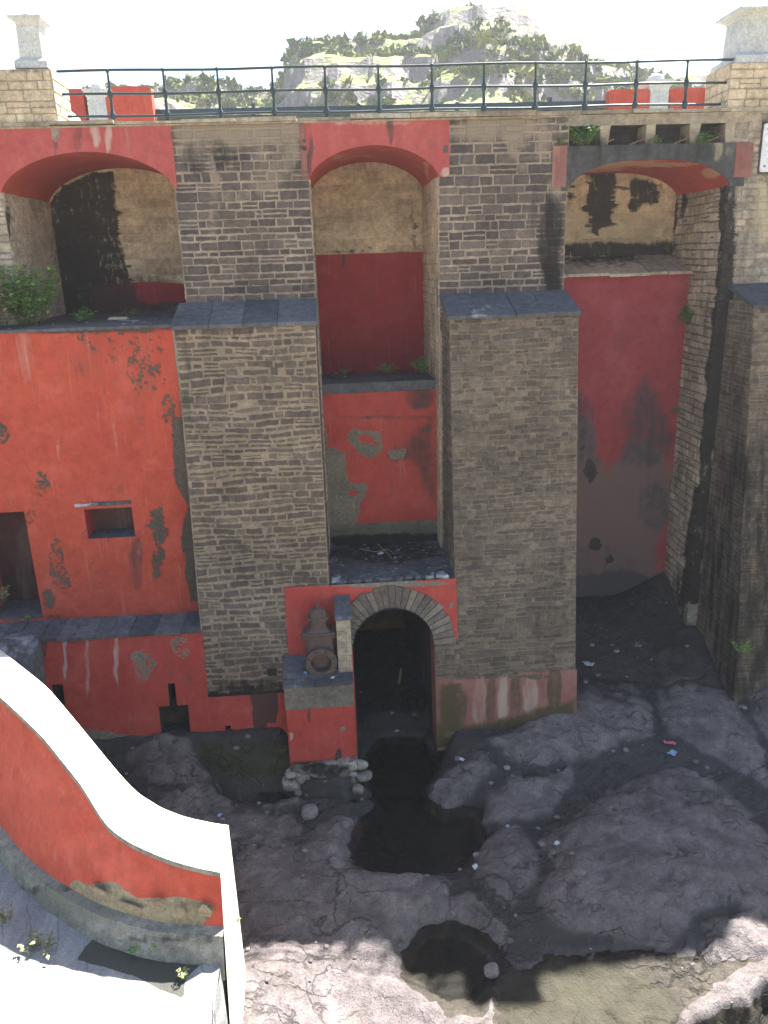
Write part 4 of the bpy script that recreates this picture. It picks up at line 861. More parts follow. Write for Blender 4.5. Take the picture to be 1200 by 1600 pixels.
for i in range(NS):
    lo_, hi_ = ZC, ZC + 6
    for _ in range(30):
        md = (lo_ + hi_) / 2; o_ = CB * (md - ZC); q_ = proj([[S[i, 0] + nr[i, 0] * o_, S[i, 1] + nr[i, 1] * o_, md]])
        if q_[1][0] > np.interp(q_[0][0], fcx, fcy): lo_ = md
        else: hi_ = md
    zz[i] = lo_
for _ in range(6): zz[1:-1] = (zz[:-2] + zz[1:-1] + zz[2:]) / 3
bo = np.zeros(NS)
for i in range(NS):
    o0 = CB * (zz[i] - ZC); lo_, hi_ = .1, 2.2
    for _ in range(30):
        md = (lo_ + hi_) / 2; q_ = proj([[S[i, 0] + nr[i, 0] * (o0 + md), S[i, 1] + nr[i, 1] * (o0 + md), zz[i]]])
        if q_[1][0] > np.interp(q_[0][0], bcx, bcy): lo_ = md
        else: hi_ = md
    bo[i] = lo_
for _ in range(8): bo[1:-1] = (bo[:-2] + bo[1:-1] + bo[2:]) / 3
print('wall top', zz[::12].round(2), 'width', bo[::12].round(2))
idx = np.arange(NS)
def strip(mb, A, Bf, m, tint=.5):
    """ruled surface between two curves of NS points"""
    V = [A * (1 - t) + Bf * t for t in np.linspace(0, 1, m)]; V = np.concatenate(V)
    mb.add(V, [(j*NS+i, j*NS+i+1, (j+1)*NS+i+1, (j+1)*NS+i) for j in range(m - 1) for i in range(NS - 1)], tint)
def C3(off, z):
    off = off + CB * (z - ZC); return np.stack([S[:, 0] + nr[:, 0] * off, S[:, 1] + nr[:, 1] * off, z], 1)
zrim = zz - .07
mb = MB(); strip(mb, C3(0, np.full(NS, ZC - .1)), C3(0, zrim), 40)
cwsp = [(0, 'p', [(108, 1384), (118, 1376), (138, 1384), (180, 1378), (195, 1392), (212, 1403), (240, 1405), (280, 1402), (330, 1414), (333, 1425), (322, 1440), (312, 1452), (250, 1450), (200, 1436), (150, 1415)], 3, 1.4),
        (1, 'e', 150, 1335, 30, 14, .35), (1, 'e', 187, 1325, 8, 14, .4), (1, 'e', 110, 1250, 20, 12, .35), (1, 'e', 250, 1360, 40, 14, .3), (1, 'e', 60, 1190, 40, 20, .25)]
M['cw'] = plaster_mat('WingWallPlaster', (.48, .075, .045), (.56, .105, .06), under=(.36, .29, .18), stain=(.10, .06, .05))
mb.build('wall_face', M['cw'], cw, cwsp, smooth=True, wob=3)
mb = MB(); strip(mb, C3(-.022, zrim), C3(-.03 + 0 * idx, zz), 3); strip(mb, C3(-.0, zrim), C3(-.022, zrim), 2); mb.build('top_rim', M['conc'], cw, [(0, 'e', 140, 1250, 300, 200, .25)], smooth=False)
mb = MB(); F_ = C3(-.03, zz); Bk = C3(bo, zz); Bk[:, 2] += .01; strip(mb, F_, Bk, 10); mb.build('top', M['walltop'], cw)
mb = MB(); Bk0 = Bk.copy(); Bk0[:, 2] = -1.; strip(mb, Bk, Bk0, 20); mb.build('rear_face', M['grey'], cw)
# end face, facing right
e0 = C3(-.03, zz)[-1]; e1 = Bk[-1]; f0 = C3(-.03, np.full(NS, ZC - .5))[-1]; zlow_ = -1.2
def endf(u, v):
    z = zlow_ + v * (e0[2] - zlow_); kf = (e0[2] - z) / (e0[2] - f0[2])
    ax, ay = e0[0] + (f0[0] - e0[0]) * kf, e0[1] + (f0[1] - e0[1]) * kf
    return ax + (e1[0] - ax) * u + (1 - v) * .03, ay + (e1[1] - ay) * u, z
mb = MB(); mb.grid(endf, rng(8, 0, 1), rng(20, 0, 1)); mb.build('end_face', M['walltop'], cw)
# curb along the foot
mb = MB(); strip(mb, C3(-.13, np.full(NS, ZC - .6)), C3(-.12, np.full(NS, ZC - .02)), 8); strip(mb, C3(-.12, np.full(NS, ZC - .02)), C3(0, np.full(NS, ZC + .02)), 4)
mb.build('curb', M['conc'], cw, [(1, 'e', 60, 1390, 90, 8, .4), (0, 'e', 120, 1410, 120, 30, .5), (1, 'e', 270, 1465, 90, 8, .5)], smooth=False)
# exposed stones where the plaster has gone
mb = MB(); R1 = random.Random(4)
for k, (p, q, rx, rz_) in enumerate(((160, 1392, .16, .07), (205, 1416, .2, .06), (288, 1425, .07, .1), (318, 1424, .1, .1), (250, 1410, .14, .05))):
    i = int(np.argmin(np.abs(proj(C3(0, np.full(NS, ZC + .15)))[0] - p))); c = np.array([S[i, 0], S[i, 1], atY(p, q, S[i, 1])[2]])
    V = []; n = 14; F = []
    for (sc_, o_) in ((1., .004), (.92, -.012), (.6, -.022)):
        for j in range(n):
            a = 2 * pi * j / n; w_ = 1 + .15 * sin(3 * a + k) + .08 * sin(5 * a + 2 * k)
            d = rx * sc_ * w_ * cos(a); V.append((c[0] + tg[i, 0] * d + nr[i, 0] * o_, c[1] + tg[i, 1] * d + nr[i, 1] * o_, c[2] + rz_ * sc_ * w_ * sin(a)))
    for r_ in range(2): F += [(r_*n+j, r_*n+(j+1) % n, (r_+1)*n+(j+1) % n, (r_+1)*n+j) for j in range(n)]
    F.append(tuple(range(2*n, 3*n))); mb.add(V, F, R1.uniform(.6, 1))
M['bare'] = stone_mat('BareRubble', (.2, .15, .09), (.27, .2, .125), (.33, .25, .17)); mb.build('bare_stones', M['bare'], cw)

# ------------------------------------------------------------------ basin floor and its edge
ZG = ZC - .4; XE = atZ(346, 1478, ZG)[0] + .02; YE = atZ(346, 1478, ZG)[1]
def basin(u, v):
    P = np.stack([u, v, u * 0], 1)
    return u, v, ZG + .10 * (fbm(P, .8, 2) - .5) + .03 * (fbm(P, 6, 3) - .5) + .25 * sst(-u, 4, 8)
mb = MB(); mb.grid(basin, steps(-12, XE, .05), steps(-14.5, -4, .05), lambda a, b: b > np.interp(a, S[:, 0], S[:, 1]) + .15)
mb.grid(lambda u, v: (u * 0 + XE + .12 * (1 - v) + .02 * np.sin(u * 9), u, v * (ZG + .0) - 1.2 * (1 - v)), steps(-14.5, YE + .05, .1), rng(14, 0, 1))
n = NT('BasinConcrete')
a_, b_ = n.noise(2.2, 7, .6), n.noise(30, 5, .65); col = n.gain(n.cr(n.noise(3, 6, .65, (1, .25, 1)), [(.3, (.16, .165, .17)), (.55, (.27, .27, .27)), (.8, (.42, .41, .38))]), b_, .75, 1.2)
sx = n.t.nodes.new('ShaderNodeSeparateXYZ'); n.t.links.new(n.pos, sx.inputs[0])
fr_ = n.math('FRACT', n.math('ADD', n.math('MULTIPLY', n.math('ADD', sx.outputs[0], n.math('MULTIPLY', sx.outputs[1], .35)), 2.6), n.math('MULTIPLY', n.noise(1.5, 3), .55)))
lines = n.math('ABSOLUTE', n.math('SUBTRACT', fr_, .5)); col = n.mix(n.math('MULTIPLY', n.ramp(lines, .008, .026, .6, 0), n.ramp(n.noise(1.3, 3, .5, ofs=6), .42, .55)), col, (.03, .03, .03))
col = n.mix(n.ramp(n.math('ADD', n.G, n.math('MULTIPLY', n.math('SUBTRACT', a_, .5), .5)), .45, .52, 0, .93), col, (.045, .046, .034)); M['basin'] = n.out(col, .85, n.bump(n.math('ADD', a_, b_), .02, .6))
struct(mb.build('basin_floor', M['basin'], None, [(1, 'p', [(158, 1455), (165, 1440), (300, 1470), (350, 1470), (345, 1478), (288, 1530), (288, 1560), (200, 1520), (120, 1500), (135, 1480)], 10, 1.15)], wob=6))  # dark weedy bottom, cut along the wall's cast shadow: shade put into colour

# ------------------------------------------------------------------ river bed
rocks = [  # traced slabs: outline in the picture, rise, edge width
 ([(590, 1258), (560, 1300), (548, 1340), (600, 1348), (655, 1352), (692, 1372), (690, 1425), (640, 1470), (628, 1505), (540, 1530), (380, 1500), (350, 1420), (368, 1330), (450, 1305), (520, 1275)], .26, .25),
 ([(165, 1182), (200, 1166), (235, 1170), (252, 1184), (240, 1200), (190, 1204)], .16, .12), ([(208, 1218), (262, 1196), (302, 1206), (326, 1232), (300, 1246), (240, 1240)], .2, .14),
 ([(230, 1250), (330, 1246), (372, 1278), (372, 1330), (300, 1300)], .14, .12), ([(365, 1268), (440, 1275), (452, 1292), (430, 1312), (366, 1326)], .12, .12), ([(415, 1262), (460, 1248), (466, 1254), (430, 1270)], .10, .06), ([(444, 1284), (456, 1286), (456, 1298), (445, 1296)], .08, .05),
 ([(668, 1240), (682, 1214), (757, 1196), (778, 1212), (740, 1232), (690, 1250)], .16, .1), ([(744, 1262), (800, 1222), (884, 1202), (890, 1214), (836, 1262), (780, 1272)], .16, .12),
 ([(760, 1180), (870, 1110), (900, 1085), (990, 1080), (1018, 1110), (1016, 1150), (985, 1176), (890, 1196), (800, 1200)], .3, .3),
 ([(1022, 1050), (1070, 1020), (1110, 1030), (1120, 1080), (1160, 1130), (1196, 1190), (1200, 1230), (1120, 1190), (1050, 1150), (1022, 1110)], .4, .3),
 ([(895, 1260), (960, 1222), (1060, 1200), (1110, 1215), (1200, 1290), (1215, 1420), (1140, 1400), (1080, 1420), (1040, 1450), (960, 1444), (880, 1430), (854, 1390), (872, 1340), (845, 1310)], .42, .35),
 ([(750, 1300), (800, 1280), (840, 1320), (850, 1360), (800, 1400), (745, 1370), (735, 1335)], .10, .14), ([(1110, 1430), (1200, 1410), (1215, 1470), (1120, 1480)], .2, .14),
 ([(620, 1508), (680, 1560), (745, 1560), (786, 1520), (785, 1620), (760, 1700), (350, 1700), (362, 1560), (450, 1510)], .22, .14), ([(1050, 1560), (1110, 1518), (1215, 1480), (1230, 1545), (1150, 1570), (1080, 1600), (1000, 1680), (1000, 1640)], .3, .14),
 ([(690, 1390), (735, 1390), (780, 1430), (800, 1500), (775, 1480), (745, 1445), (700, 1440)], .08, .14), ([(1090, 960), (1150, 975), (1230, 1060), (1230, 1200), (1160, 1110), (1120, 1040)], .5, .4)]
pools = [([(565, 1185), (590, 1150), (668, 1150), (680, 1190), (668, 1240), (700, 1262), (744, 1262), (752, 1300), (735, 1335), (700, 1357), (640, 1362), (590, 1352), (556, 1336), (562, 1300), (592, 1262), (578, 1235)], .6, .42),
 ([(664, 1450), (700, 1440), (742, 1446), (770, 1480), (784, 1512), (745, 1556), (690, 1556), (642, 1512), (640, 1482)], .38, .3),
 ([(866, 1500), (960, 1500), (1052, 1540), (1048, 1560), (1000, 1620), (960, 1760), (760, 1760), (790, 1600), (800, 1545)], .12, .3), ([(330, 1232), (440, 1236), (480, 1250), (590, 1250), (560, 1262), (480, 1262), (400, 1272), (340, 1264)], .3, .2),
 ([(1090, 1600), (1150, 1578), (1215, 1560), (1230, 1640), (1060, 1660)], .4, .15)]
gx = steps(-11, 15.5, .05); gy = steps(-13.5, 3.6, .05)
GX, GY = np.meshgrid(gx, gy); X, Y = GX.ravel(), GY.ravel(); PP = np.stack([X, Y, X * 0], 1)
wx = X + .55 * (fbm(PP, .9, 21) - .5) + .16 * (fbm(PP, 5, 25) - .5); wy = Y + .55 * (fbm(PP, .9, 22) - .5) + .16 * (fbm(PP, 5, 26) - .5)
base = .06 + .62 * sst(Y, -4.6, -2.2) * (1 - .55 * sst(X, -.3, .4) * (1 - sst(X, 2.0, 2.6))) + 1.5 * sst(Y, -2.6, 1.6) * sst(X, 4.4, 5.6) - .32 * sst(-Y, 6.5, 9.5)
base += .5 * sst(X, 8.5, 11) * sst(Y, -6, -2) + .38 * sst(Y, -2.75, -2.3) * sst(-X, 1.3, 1.7) + .75 * sst(-X, .3, 1.9) * sst(-Y, 7.3, 8.6) * (1 - sst(-Y, 9.5, 11) * .5)
base += .55 * sst(X, 7.6, 9.2) * sst(Y, .0, 1.6) + .2 * sst(-X, -6.6, -5.6) * sst(Y, .4, 1.6)
h = base + .10 * (fbm(PP, .5, 31) - .5) + .05 * (fbm(PP, 2.2, 32) - .5)
rockm = np.zeros(len(X)); wp = np.zeros(len(X))
for poly, H, ed in rocks:
    zc_ = .2
    W_ = np.array([atZ(p, q, zc_ if q > 1150 else .5 + (1150 - q) * .004)[:2] for p, q in poly]); d = sdf(wx, wy, W_)
    m = sst(d, -.12, ed * 1.7); tl = (fbm(PP + H * 37, .45, 40) - .5) * .3; h += m * (H * (.62 + tl * 2)) ; rockm = np.maximum(rockm, sst(d, -.16, .14) * (.72 + .28 * noise(PP, .4, int(H * 1000))))
for poly, Dp, ed in pools:
    W_ = np.array([atZ(p, q, -.15)[:2] for p, q in poly]); d = sdf(wx, wy, W_); m = sst(d, -ed, ed)
    h = h * (1 - m) + (-.15 - Dp * .8) * m + 0; wp = np.maximum(wp, sst(d, -.3, .1))
# layered ledges and cracks in the rock
rid = 1 - np.abs(2 * fbm(np.stack([X * .8 + Y * .25, Y * 1.3 - X * .25, X * 0], 1), .8, 51, 5) - 1)
crk = sst(rid, .965, .995) * sst(fbm(PP, .5, 57), .45, .6); h -= .05 * crk * (1 - wp)
lay = np.abs(((Y * .9 + X * .35 + .9 * fbm(PP, .5, 58)) * 1.1) % 1.0 - .5) * 2; h += .07 * sst(lay, .25, .9) * rockm * (1 - wp)
r2_ = 1 - np.abs(2 * fbm(np.stack([X * .7 + Y * .3, Y * 1.5 - X * .5, X * 0], 1), 1.3, 91, 5) - 1); cr2 = sst(r2_, .9, .985) * sst(fbm(PP, .7, 93), .4, .6) * (1 - wp); h -= .035 * cr2
h += .06 * (fbm(PP, 2.8, 61, 5) - .5) + .05 * (fbm(PP, 9, 62, 3) - .5) * (.4 + fbm(PP, 1.5, 66))
mb = MB(); n_, m_ = len(gx), len(gy)
mb.v.append(np.stack([X, Y, h], 1)); mb.t.append(fbm(PP, .35, 71)); mb.n = len(X)
mb.f = [(j*n_+i, j*n_+i+1, (j+1)*n_+i+1, (j+1)*n_+i) for j in range(m_ - 1) for i in range(n_ - 1)]
bed = mb.build('river_bed', bpy.data.materials.new('tmp'), None, None, smooth=True); struct(bed)
mk = np.zeros((len(X), 4)); mk[:, 3] = 1
qx, qy = proj(np.stack([X, Y, h], 1))
mk[:, 0] = np.maximum(np.clip(1.25 - np.sqrt(((qx - 400) / 260) ** 2 + ((qy - 1190) / 60) ** 2), 0, 1), .8 * np.clip(1.2 - np.sqrt(((qx - 1160) / 60) ** 2 + ((qy - 1040) / 60) ** 2), 0, 1)) * (1 - rockm * .8)  # moss
mk[:, 1] = np.clip((1 - rockm) * .85 + crk * .6 + cr2 * .35 + sst(Y, -2.6, -1.2) * .6, 0, 1) * (1 - .75 * sst(-Y, 7.8, 8.8))   # wet and dark, thinned past the dam's shadow edge: sunlight put into colour
mk[:, 1] = np.maximum(mk[:, 1], sst(-h, .3, .45)); mk[:, 2] = np.clip(wp * 1.0, 0, 1) * (1 - sst(-h, .3, .42))                                                                       # silt
bed.data.attributes['mask'].data.foreach_set('color', mk.astype(np.float32).ravel())
n = NT('BedRock'); big, mid, fin = n.noise(.6, 5, .6), n.noise(3.5, 8, .65), n.noise(28, 6, .7)
col = n.cr(n.math('ADD', n.math('MULTIPLY', big, .5), n.math('MULTIPLY', mid, .5)), [(.3, (.085, .070, .071)), (.5, (.14, .117, .115)), (.72, (.25, .215, .205))])
vo = n.t.nodes.new('ShaderNodeTexVoronoi'); vo.feature = 'DISTANCE_TO_EDGE'; vo.inputs['Scale'].default_value = 1.5
vm = n.t.nodes.new('ShaderNodeVectorMath'); vm.operation = 'MULTIPLY_ADD'; nn_ = n.t.nodes.new('ShaderNodeTexNoise'); nn_.inputs['Scale'].default_value = 1.7; nn_.inputs['Detail'].default_value = 7; n.t.links.new(n.pos, nn_.inputs['Vector'])
n.t.links.new(nn_.outputs['Color'], vm.inputs[0]); vm.inputs[1].default_value = (1.3, 1.3, .6); mp_ = n.t.nodes.new('ShaderNodeMapping'); mp_.inputs['Scale'].default_value = (.55, 1.25, .6); mp_.inputs['Rotation'].default_value = (0, 0, .35); n.t.links.new(n.pos, mp_.inputs[0]); n.t.links.new(mp_.outputs[0], vm.inputs[2]); n.t.links.new(vm.outputs[0], vo.inputs['Vector'])
crkm = n.math('MULTIPLY', n.ramp(vo.outputs['Distance'], .0, .05, 1, 0), n.ramp(n.noise(.9, 4, .6, ofs=8), .42, .6))
col = n.mix(n.math('MULTIPLY', crkm, .75), col, (.02, .018, .02))
pt = n.noise(1.6, 9, .72, ofs=12); col = n.gain(col, pt, .62, 1.42); col = n.gain(col, n.noise(9, 6, .75, ofs=3), .75, 1.25)
col = n.mix(n.ramp(n.noise(1.1, 8, .7, (1, 1, 1), ofs=15), .56, .66, 0, .45), col, (.10, .075, .055))
col = n.gain(col, fin, .75, 1.25)
sp = n.ramp(n.noise(34, 3, .5, ofs=5), .70, .74); col = n.mix(n.math('MULTIPLY', sp, .5), col, (.42, .38, .33))
g = n.ramp(n.math('ADD', n.G, n.math('MULTIPLY', n.math('SUBTRACT', mid, .5), .8)), .35, .85, 0, .85); col = n.mix(g, col, (.022, .021, .022))
g2 = n.ramp(n.math('ADD', n.R, n.math('MULTIPLY', n.math('SUBTRACT', mid, .5), 1.2)), .45, .95, 0, .8); col = n.mix(g2, col, (.045, .045, .014))
col = n.mix(n.ramp(n.B, .5, 1, 0, .9), col, n.cr(n.noise(2.5, 5, .6, ofs=2), [(.3, (.085, .076, .062)), (.7, (.155, .140, .115))]))
bb = n.bump(mid, .09, .8); bb = n.bump(n.math('MULTIPLY', crkm, -1.), .05, .8, bb); bb = n.bump(n.noise(9, 6, .75, ofs=3), .04, .8, bb); bb = n.bump(fin, .014, 1., bb)
bed.data.materials[0] = n.out(col, n.ramp(n.G, 0, 1, .60, .34), bb, spec=.5)

# water in the pools
m = bpy.data.materials.new('PoolWater'); m.use_nodes = True; t = m.node_tree; t.nodes.clear()
o = t.nodes.new('ShaderNodeOutputMaterial'); mx = t.nodes.new('ShaderNodeMixShader'); fr = t.nodes.new('ShaderNodeFresnel'); fr.inputs[0].default_value = 1.33
tr = t.nodes.new('ShaderNodeBsdfTransparent'); tr.inputs[0].default_value = (.72, .73, .68, 1); gl = t.nodes.new('ShaderNodeBsdfGlossy'); gl.inputs['Roughness'].default_value = .03
nz = t.nodes.new('ShaderNodeTexNoise'); nz.inputs['Scale'].default_value = 2.5; nz.inputs['Detail'].default_value = 3; bp = t.nodes.new('ShaderNodeBump'); bp.inputs['Strength'].default_value = .12; bp.inputs['Distance'].default_value = .03
ge = t.nodes.new('ShaderNodeNewGeometry'); L = t.links.new
L(ge.outputs['Position'], nz.inputs['Vector']); L(nz.outputs['Fac'], bp.inputs['Height']); L(bp.outputs[0], gl.inputs['Normal']); L(fr.outputs[0], mx.inputs[0]); L(tr.outputs[0], mx.inputs[1]); L(gl.outputs[0], mx.inputs[2]); L(mx.outputs[0], o.inputs[0])
mb = MB(); mb.grid(lambda u, v: (u, v, u * 0 - .15), steps(-2.2, 15.5, 2), steps(-13.4, -1.2, 2)); struct(mb.build('water', m, None))

# wide ground sheet
M['ground'] = plain_mat('DryGround', (.16, .14, .09), (.26, .22, .15), .95, .4, .05, c3=(.12, .13, .06))
mb = MB(); mb.box((-900, -900, -3), (900, 7.0, -1.6)); mb.box((-900, 7.3, -3), (900, 900, 11.5)); struct(mb.build('ground', M['ground'], None))

# ------------------------------------------------------------------ hill
prof = [(-300, 172), (100, 168), (240, 152), (330, 150), (385, 166), (425, 168), (440, 150), (452, 118), (470, 93), (520, 82), (560, 86), (600, 78), (640, 74), (676, 62), (690, 42), (720, 30), (750, 25), (800, 30), (832, 46), (852, 72), (890, 98), (940, 122), (1010, 138), (1080, 140), (1140, 146), (1300, 160), (1500, 165)]
px_ = np.array([p for p, _ in prof], float); py_ = np.array([q for _, q in prof], float)
U_ = np.linspace(-250, 1450, 240); V_ = np.linspace(0, 1, 90); hu, hv = np.meshgrid(U_, V_)
YH = 190. + 0 * hu
ridge = np.interp(hu, px_, py_)
dirs = np.array([ray(a, b) for a, b in zip(U_, np.interp(U_, px_, py_))]); dX = dirs[:, 0] / dirs[:, 1]; dZ = dirs[:, 2] / dirs[:, 1]
Yd = 45 + 130 * hv; Xw = dX[None, :] * (Yd + 18.5); zr = EYE[2] + dZ[None, :] * (120 + 18.5)
s_ = np.where(Yd < 120, sst(Yd, 38, 120) ** .9, 1 - .5 * sst(Yd, 120, 170))
PH = np.stack([Xw.ravel(), Yd.ravel(), 0 * Xw.ravel()], 1)
nh = (fbm(PH, .055, 81, 5) - .5).reshape(Xw.shape); nh2 = 1 - np.abs(2 * fbm(PH, .08, 88, 5) - 1).reshape(Xw.shape)
Zw = 11.4 + (zr - 11.4) * s_ + (nh * 5 + (nh2 - .6) * 3.5) * np.sin(np.clip((Yd - 42) / 78, 0, 1) * pi) + (fbm(PH, .3, 83, 3) - .5).reshape(Xw.shape) * 1.6
# rock bands make small cliffs
Zs = Zw / 4.5; fz = Zs - np.floor(Zs); Zw = Zw * .45 + .55 * 4.5 * (np.floor(Zs) + sst(fz, .35, .75)); 
n = NT('HillGround'); a_, b_ = n.noise(.14, 6, .6), n.noise(1.4, 5, .6)
slope = n.t.nodes.new('ShaderNodeSeparateXYZ'); gg = n.t.nodes.new('ShaderNodeNewGeometry'); n.t.links.new(gg.outputs['Normal'], slope.inputs[0])
col = n.cr(n.math('ADD', n.math('MULTIPLY', a_, .5), n.math('MULTIPLY', b_, .5)), [(.32, (.10, .15, .03)), (.48, (.18, .21, .05)), (.62, (.26, .25, .12)), (.78, (.34, .30, .24))])
rk = n.ramp(slope.outputs['Z'], .78, .6, 0, 1); col = n.mix(rk, col, n.cr(n.noise(.5, 7, .7), [(.3, (.16, .14, .14)), (.7, (.33, .29, .27))]))
mb = MB(); mb.v.append(np.stack([Xw.ravel(), Yd.ravel(), Zw.ravel()], 1)); mb.t.append(np.zeros(Xw.size)); mb.n = Xw.size; nu = len(U_)
mb.f = [(j*nu+i, j*nu+i+1, (j+1)*nu+i+1, (j+1)*nu+i) for j in range(len(V_) - 1) for i in range(nu - 1)]
struct(mb.build('hill', n.out(col, .95, n.bump(n.math('ADD', a_, b_), 1.2, .8)), None))
# shrubs on the hill
rr = np.random.RandomState(5); mb = MB(); cnt = 0; T = []
dens = fbm(PH, .09, 95, 4).reshape(Xw.shape)
while cnt < 9500:
    i, j = rr.randint(0, len(V_) - 30), rr.randint(0, nu)
    if dens[i, j] < .42 + .14 * rr.rand(): continue
    c = np.array([Xw[i, j] + rr.uniform(-1, 1), Yd[i, j] + rr.uniform(-1, 1), Zw[i, j] + .2]); r = .22 + .62 * rr.rand() ** 2
    m3 = 16; o3 = rr.randn(m3, 3); o3 /= np.linalg.norm(o3, axis=1)[:, None] + 1e-6; o3 *= (rr.rand(m3, 1) ** .4) * np.array([r, r, r * .8])
    a3 = rr.randn(m3, 3) * r * .42; b3 = rr.randn(m3, 3) * r * .42; P = np.stack([c + o3 - a3, c + o3 - b3, c + o3 + a3, c + o3 + b3], 1).reshape(-1, 3)
    mb.add(P, [(4*k, 4*k+1, 4*k+2, 4*k+3) for k in range(m3)], rr.rand()); cnt += 1
n = NT('ShrubLeaves'); col = n.gain(n.cr(n.tint, [(.1, (.09, .14, .025)), (.5, (.17, .22, .035)), (.9, (.32, .33, .06))]), n.noise(2.5, 5, .7), .5, 1.4); shr = mb.build('hillside_shrubs', n.out(col, .9, n.bump(n.noise(3, 4, .7), .5, 1.)), None); shr['kind'] = 'stuff'

# ------------------------------------------------------------------ plants
n = NT('GreenLeaf'); col = n.gain(n.cr(n.tint, [(.0, (.06, .15, .035)), (.5, (.12, .26, .05)), (1., (.24, .38, .09))]), n.noise(9, 3), .75, 1.2); M['leaf'] = n.out(col, .6, spec=.3)
n = NT('DryLeaf'); col = n.cr(n.tint, [(.0, (.10, .13, .04)), (.6, (.22, .24, .09)), (1., (.42, .38, .2))]); M['leafy'] = n.out(col, .7)
M['stem'] = plain_mat('GreenStem', (.06, .08, .03), (.12, .12, .05), .8, 9)
def plant(label, c, r, hgt, nst, nleaf, ls, seed, mat='leaf', lean=(0, 0), name='plant', cat='plant', group='weeds growing on the masonry', hang=0.):
    R = random.Random(seed); t = thing(name, label, cat, tuple(c), group); sm = MB(); lm = MB()
    for s_ in range(nst):
        a = R.uniform(0, 2 * pi); rr_ = R.uniform(.2, 1) * r; H = hgt * R.uniform(.5, 1.05)
        p0 = np.array(c) + np.array([cos(a), sin(a), 0]) * rr_ * .35; tip = np.array(c) + np.array([cos(a) * rr_ + lean[0], sin(a) * rr_ + lean[1], H - hang * rr_])
        mid = (p0 + tip) / 2 + np.array([0, 0, H * .18]); pts = [(1 - q) ** 2 * p0 + 2 * q * (1 - q) * mid + q * q * tip for q in np.linspace(0, 1, 6)]
        sm.tube(pts, [.006 * (1 - .12 * k) for k in range(6)], 4)
        for k in range(nleaf):
            q = R.uniform(.25, 1); P0 = (1 - q) ** 2 * p0 + 2 * q * (1 - q) * mid + q * q * tip; b = R.uniform(0, 2 * pi); el = R.uniform(-.5, .7); L = ls * R.uniform(.6, 1.3); W_ = L * R.uniform(.28, .42)
            d = np.array([cos(b) * cos(el), sin(b) * cos(el), sin(el)]); sd = np.cross(d, (0, 0, 1)); sd /= np.linalg.norm(sd) + 1e-9; up = np.cross(sd, d)
            P0 = P0 + d * L * .15; V = [P0, P0 + d * L * .35 + sd * W_ - up * L * .02, P0 + d * L - up * L * .18, P0 + d * L * .35 - sd * W_ - up * L * .02, P0 + d * L * .45 + up * L * .06]
            lm.add(V, [(0, 1, 4), (1, 2, 4), (2, 3, 4), (3, 0, 4)], R.random())
    sm.build('stem', M['stem'], t); lm.build('leaves', M[mat], t)
    return t
zg = ZU1 + .05
plant('large leafy bush on the red block ledge, at the left edge', (-6.55, -.35, zg), .75, 1.25, 60, 26, .11, 1, cat='bush', name='bush')
plant('bush half outside the left edge of the ledge, paler leaves', (-7.25, -.7, zg), .7, 1.35, 50, 22, .11, 2, 'leafy', cat='bush', name='bush')
plant('low green weeds right of the bush on the dark ledge', (-5.55, .1, zg), .35, .35, 22, 12, .07, 3)
plant('small weed on the ledge below the black stain', (-4.7, 1.0, zg), .25, .22, 12, 8, .06, 4)
plant('grass tuft on the ledge in front of the crimson dado', (-3.9, 2.2, zg), .25, .25, 12, 8, .05, 5, 'leafy')
def pz(label, px, py, Y, r, h, ns, nl, ls, seed, **k): return plant(label, atY(px, py, Y), r, h, ns, nl, ls, seed, **k)
pz('leafy plant sprouting from the slot above the dark lintel, leftmost and largest', 912, 226, -.08, .34, .36, 22, 16, .085, 6)
pz('small plant clinging to the stone left of the slots', 874, 226, -.06, .14, .16, 8, 8, .06, 7)
pz('small plant in the third slot above the lintel', 1026, 224, -.05, .14, .16, 8, 8, .06, 8)
pz('leafy plant at the last slot above the lintel', 1098, 226, -.06, .24, .26, 14, 12, .075, 9)
pz('ferns in the right corner of the niche ledge', 657, 583, .95, .3, .42, 22, 14, .07, 10)
pz('low fern in the middle of the niche ledge', 606, 583, 1.0, .28, .25, 16, 10, .06, 11)
pz('tiny weeds at the left of the niche ledge', 538, 585, 1.0, .16, .14, 8, 6, .05, 12)
pz('creeper hanging beside the top of the red bay wall', 1074, 505, 1.3, .28, .55, 26, 14, .07, 13, hang=.8)
pz('dry creeper on the jamb, below the higher creeper', 1084, 600, 1.1, .22, .5, 20, 12, .06, 14, hang=.6, mat='leaf')
pz('bright green round weed on the lower red bay wall', 1056, 646, 1.5, .14, .12, 12, 12, .05, 15)
pz('weed on the slabs under the right arch', 1000, 417, 2.2, .12, .16, 8, 8, .05, 16)
pz('weeds in the back corner above the slabs', 1048, 395, 2.6, .25, .4, 14, 10, .05, 17)
pz('thin weed against the stained back wall of the right arch', 952, 404, 2.6, .12, .3, 8, 8, .05, 18)
pz('tuft at the left edge beside the doorway', 6, 940, -1.6, .2, .4, 12, 9, .06, 19, mat='leafy')
pz('weed at the left of the shoulder below the doorway', 42, 970, -1.5, .12, .14, 8, 6, .05, 20)
pz('weeds at the foot of the right buttress', 1158, 1020, -2.6, .3, .25, 16, 10, .06, 21)
c = atZ(262, 1478, ZG); plant('bright green clump in the dark basin by the curb', c, .26, .22, 26, 12, .06, 22)
c = atZ(220, 1476, ZG); plant('sparser weeds left of the bright clump in the basin', c, .24, .16, 14, 8, .05, 23)
c = atZ(163, 1442, ZG + .1); plant('small weed on the curb of the curved wall', c, .1, .12, 8, 6, .05, 24)
c = atZ(65, 1478, ZG + .05); plant('dry grass tuft on the sunlit edge of the basin, left', c, .3, .16, 12, 5, .07, 25, 'leafy')
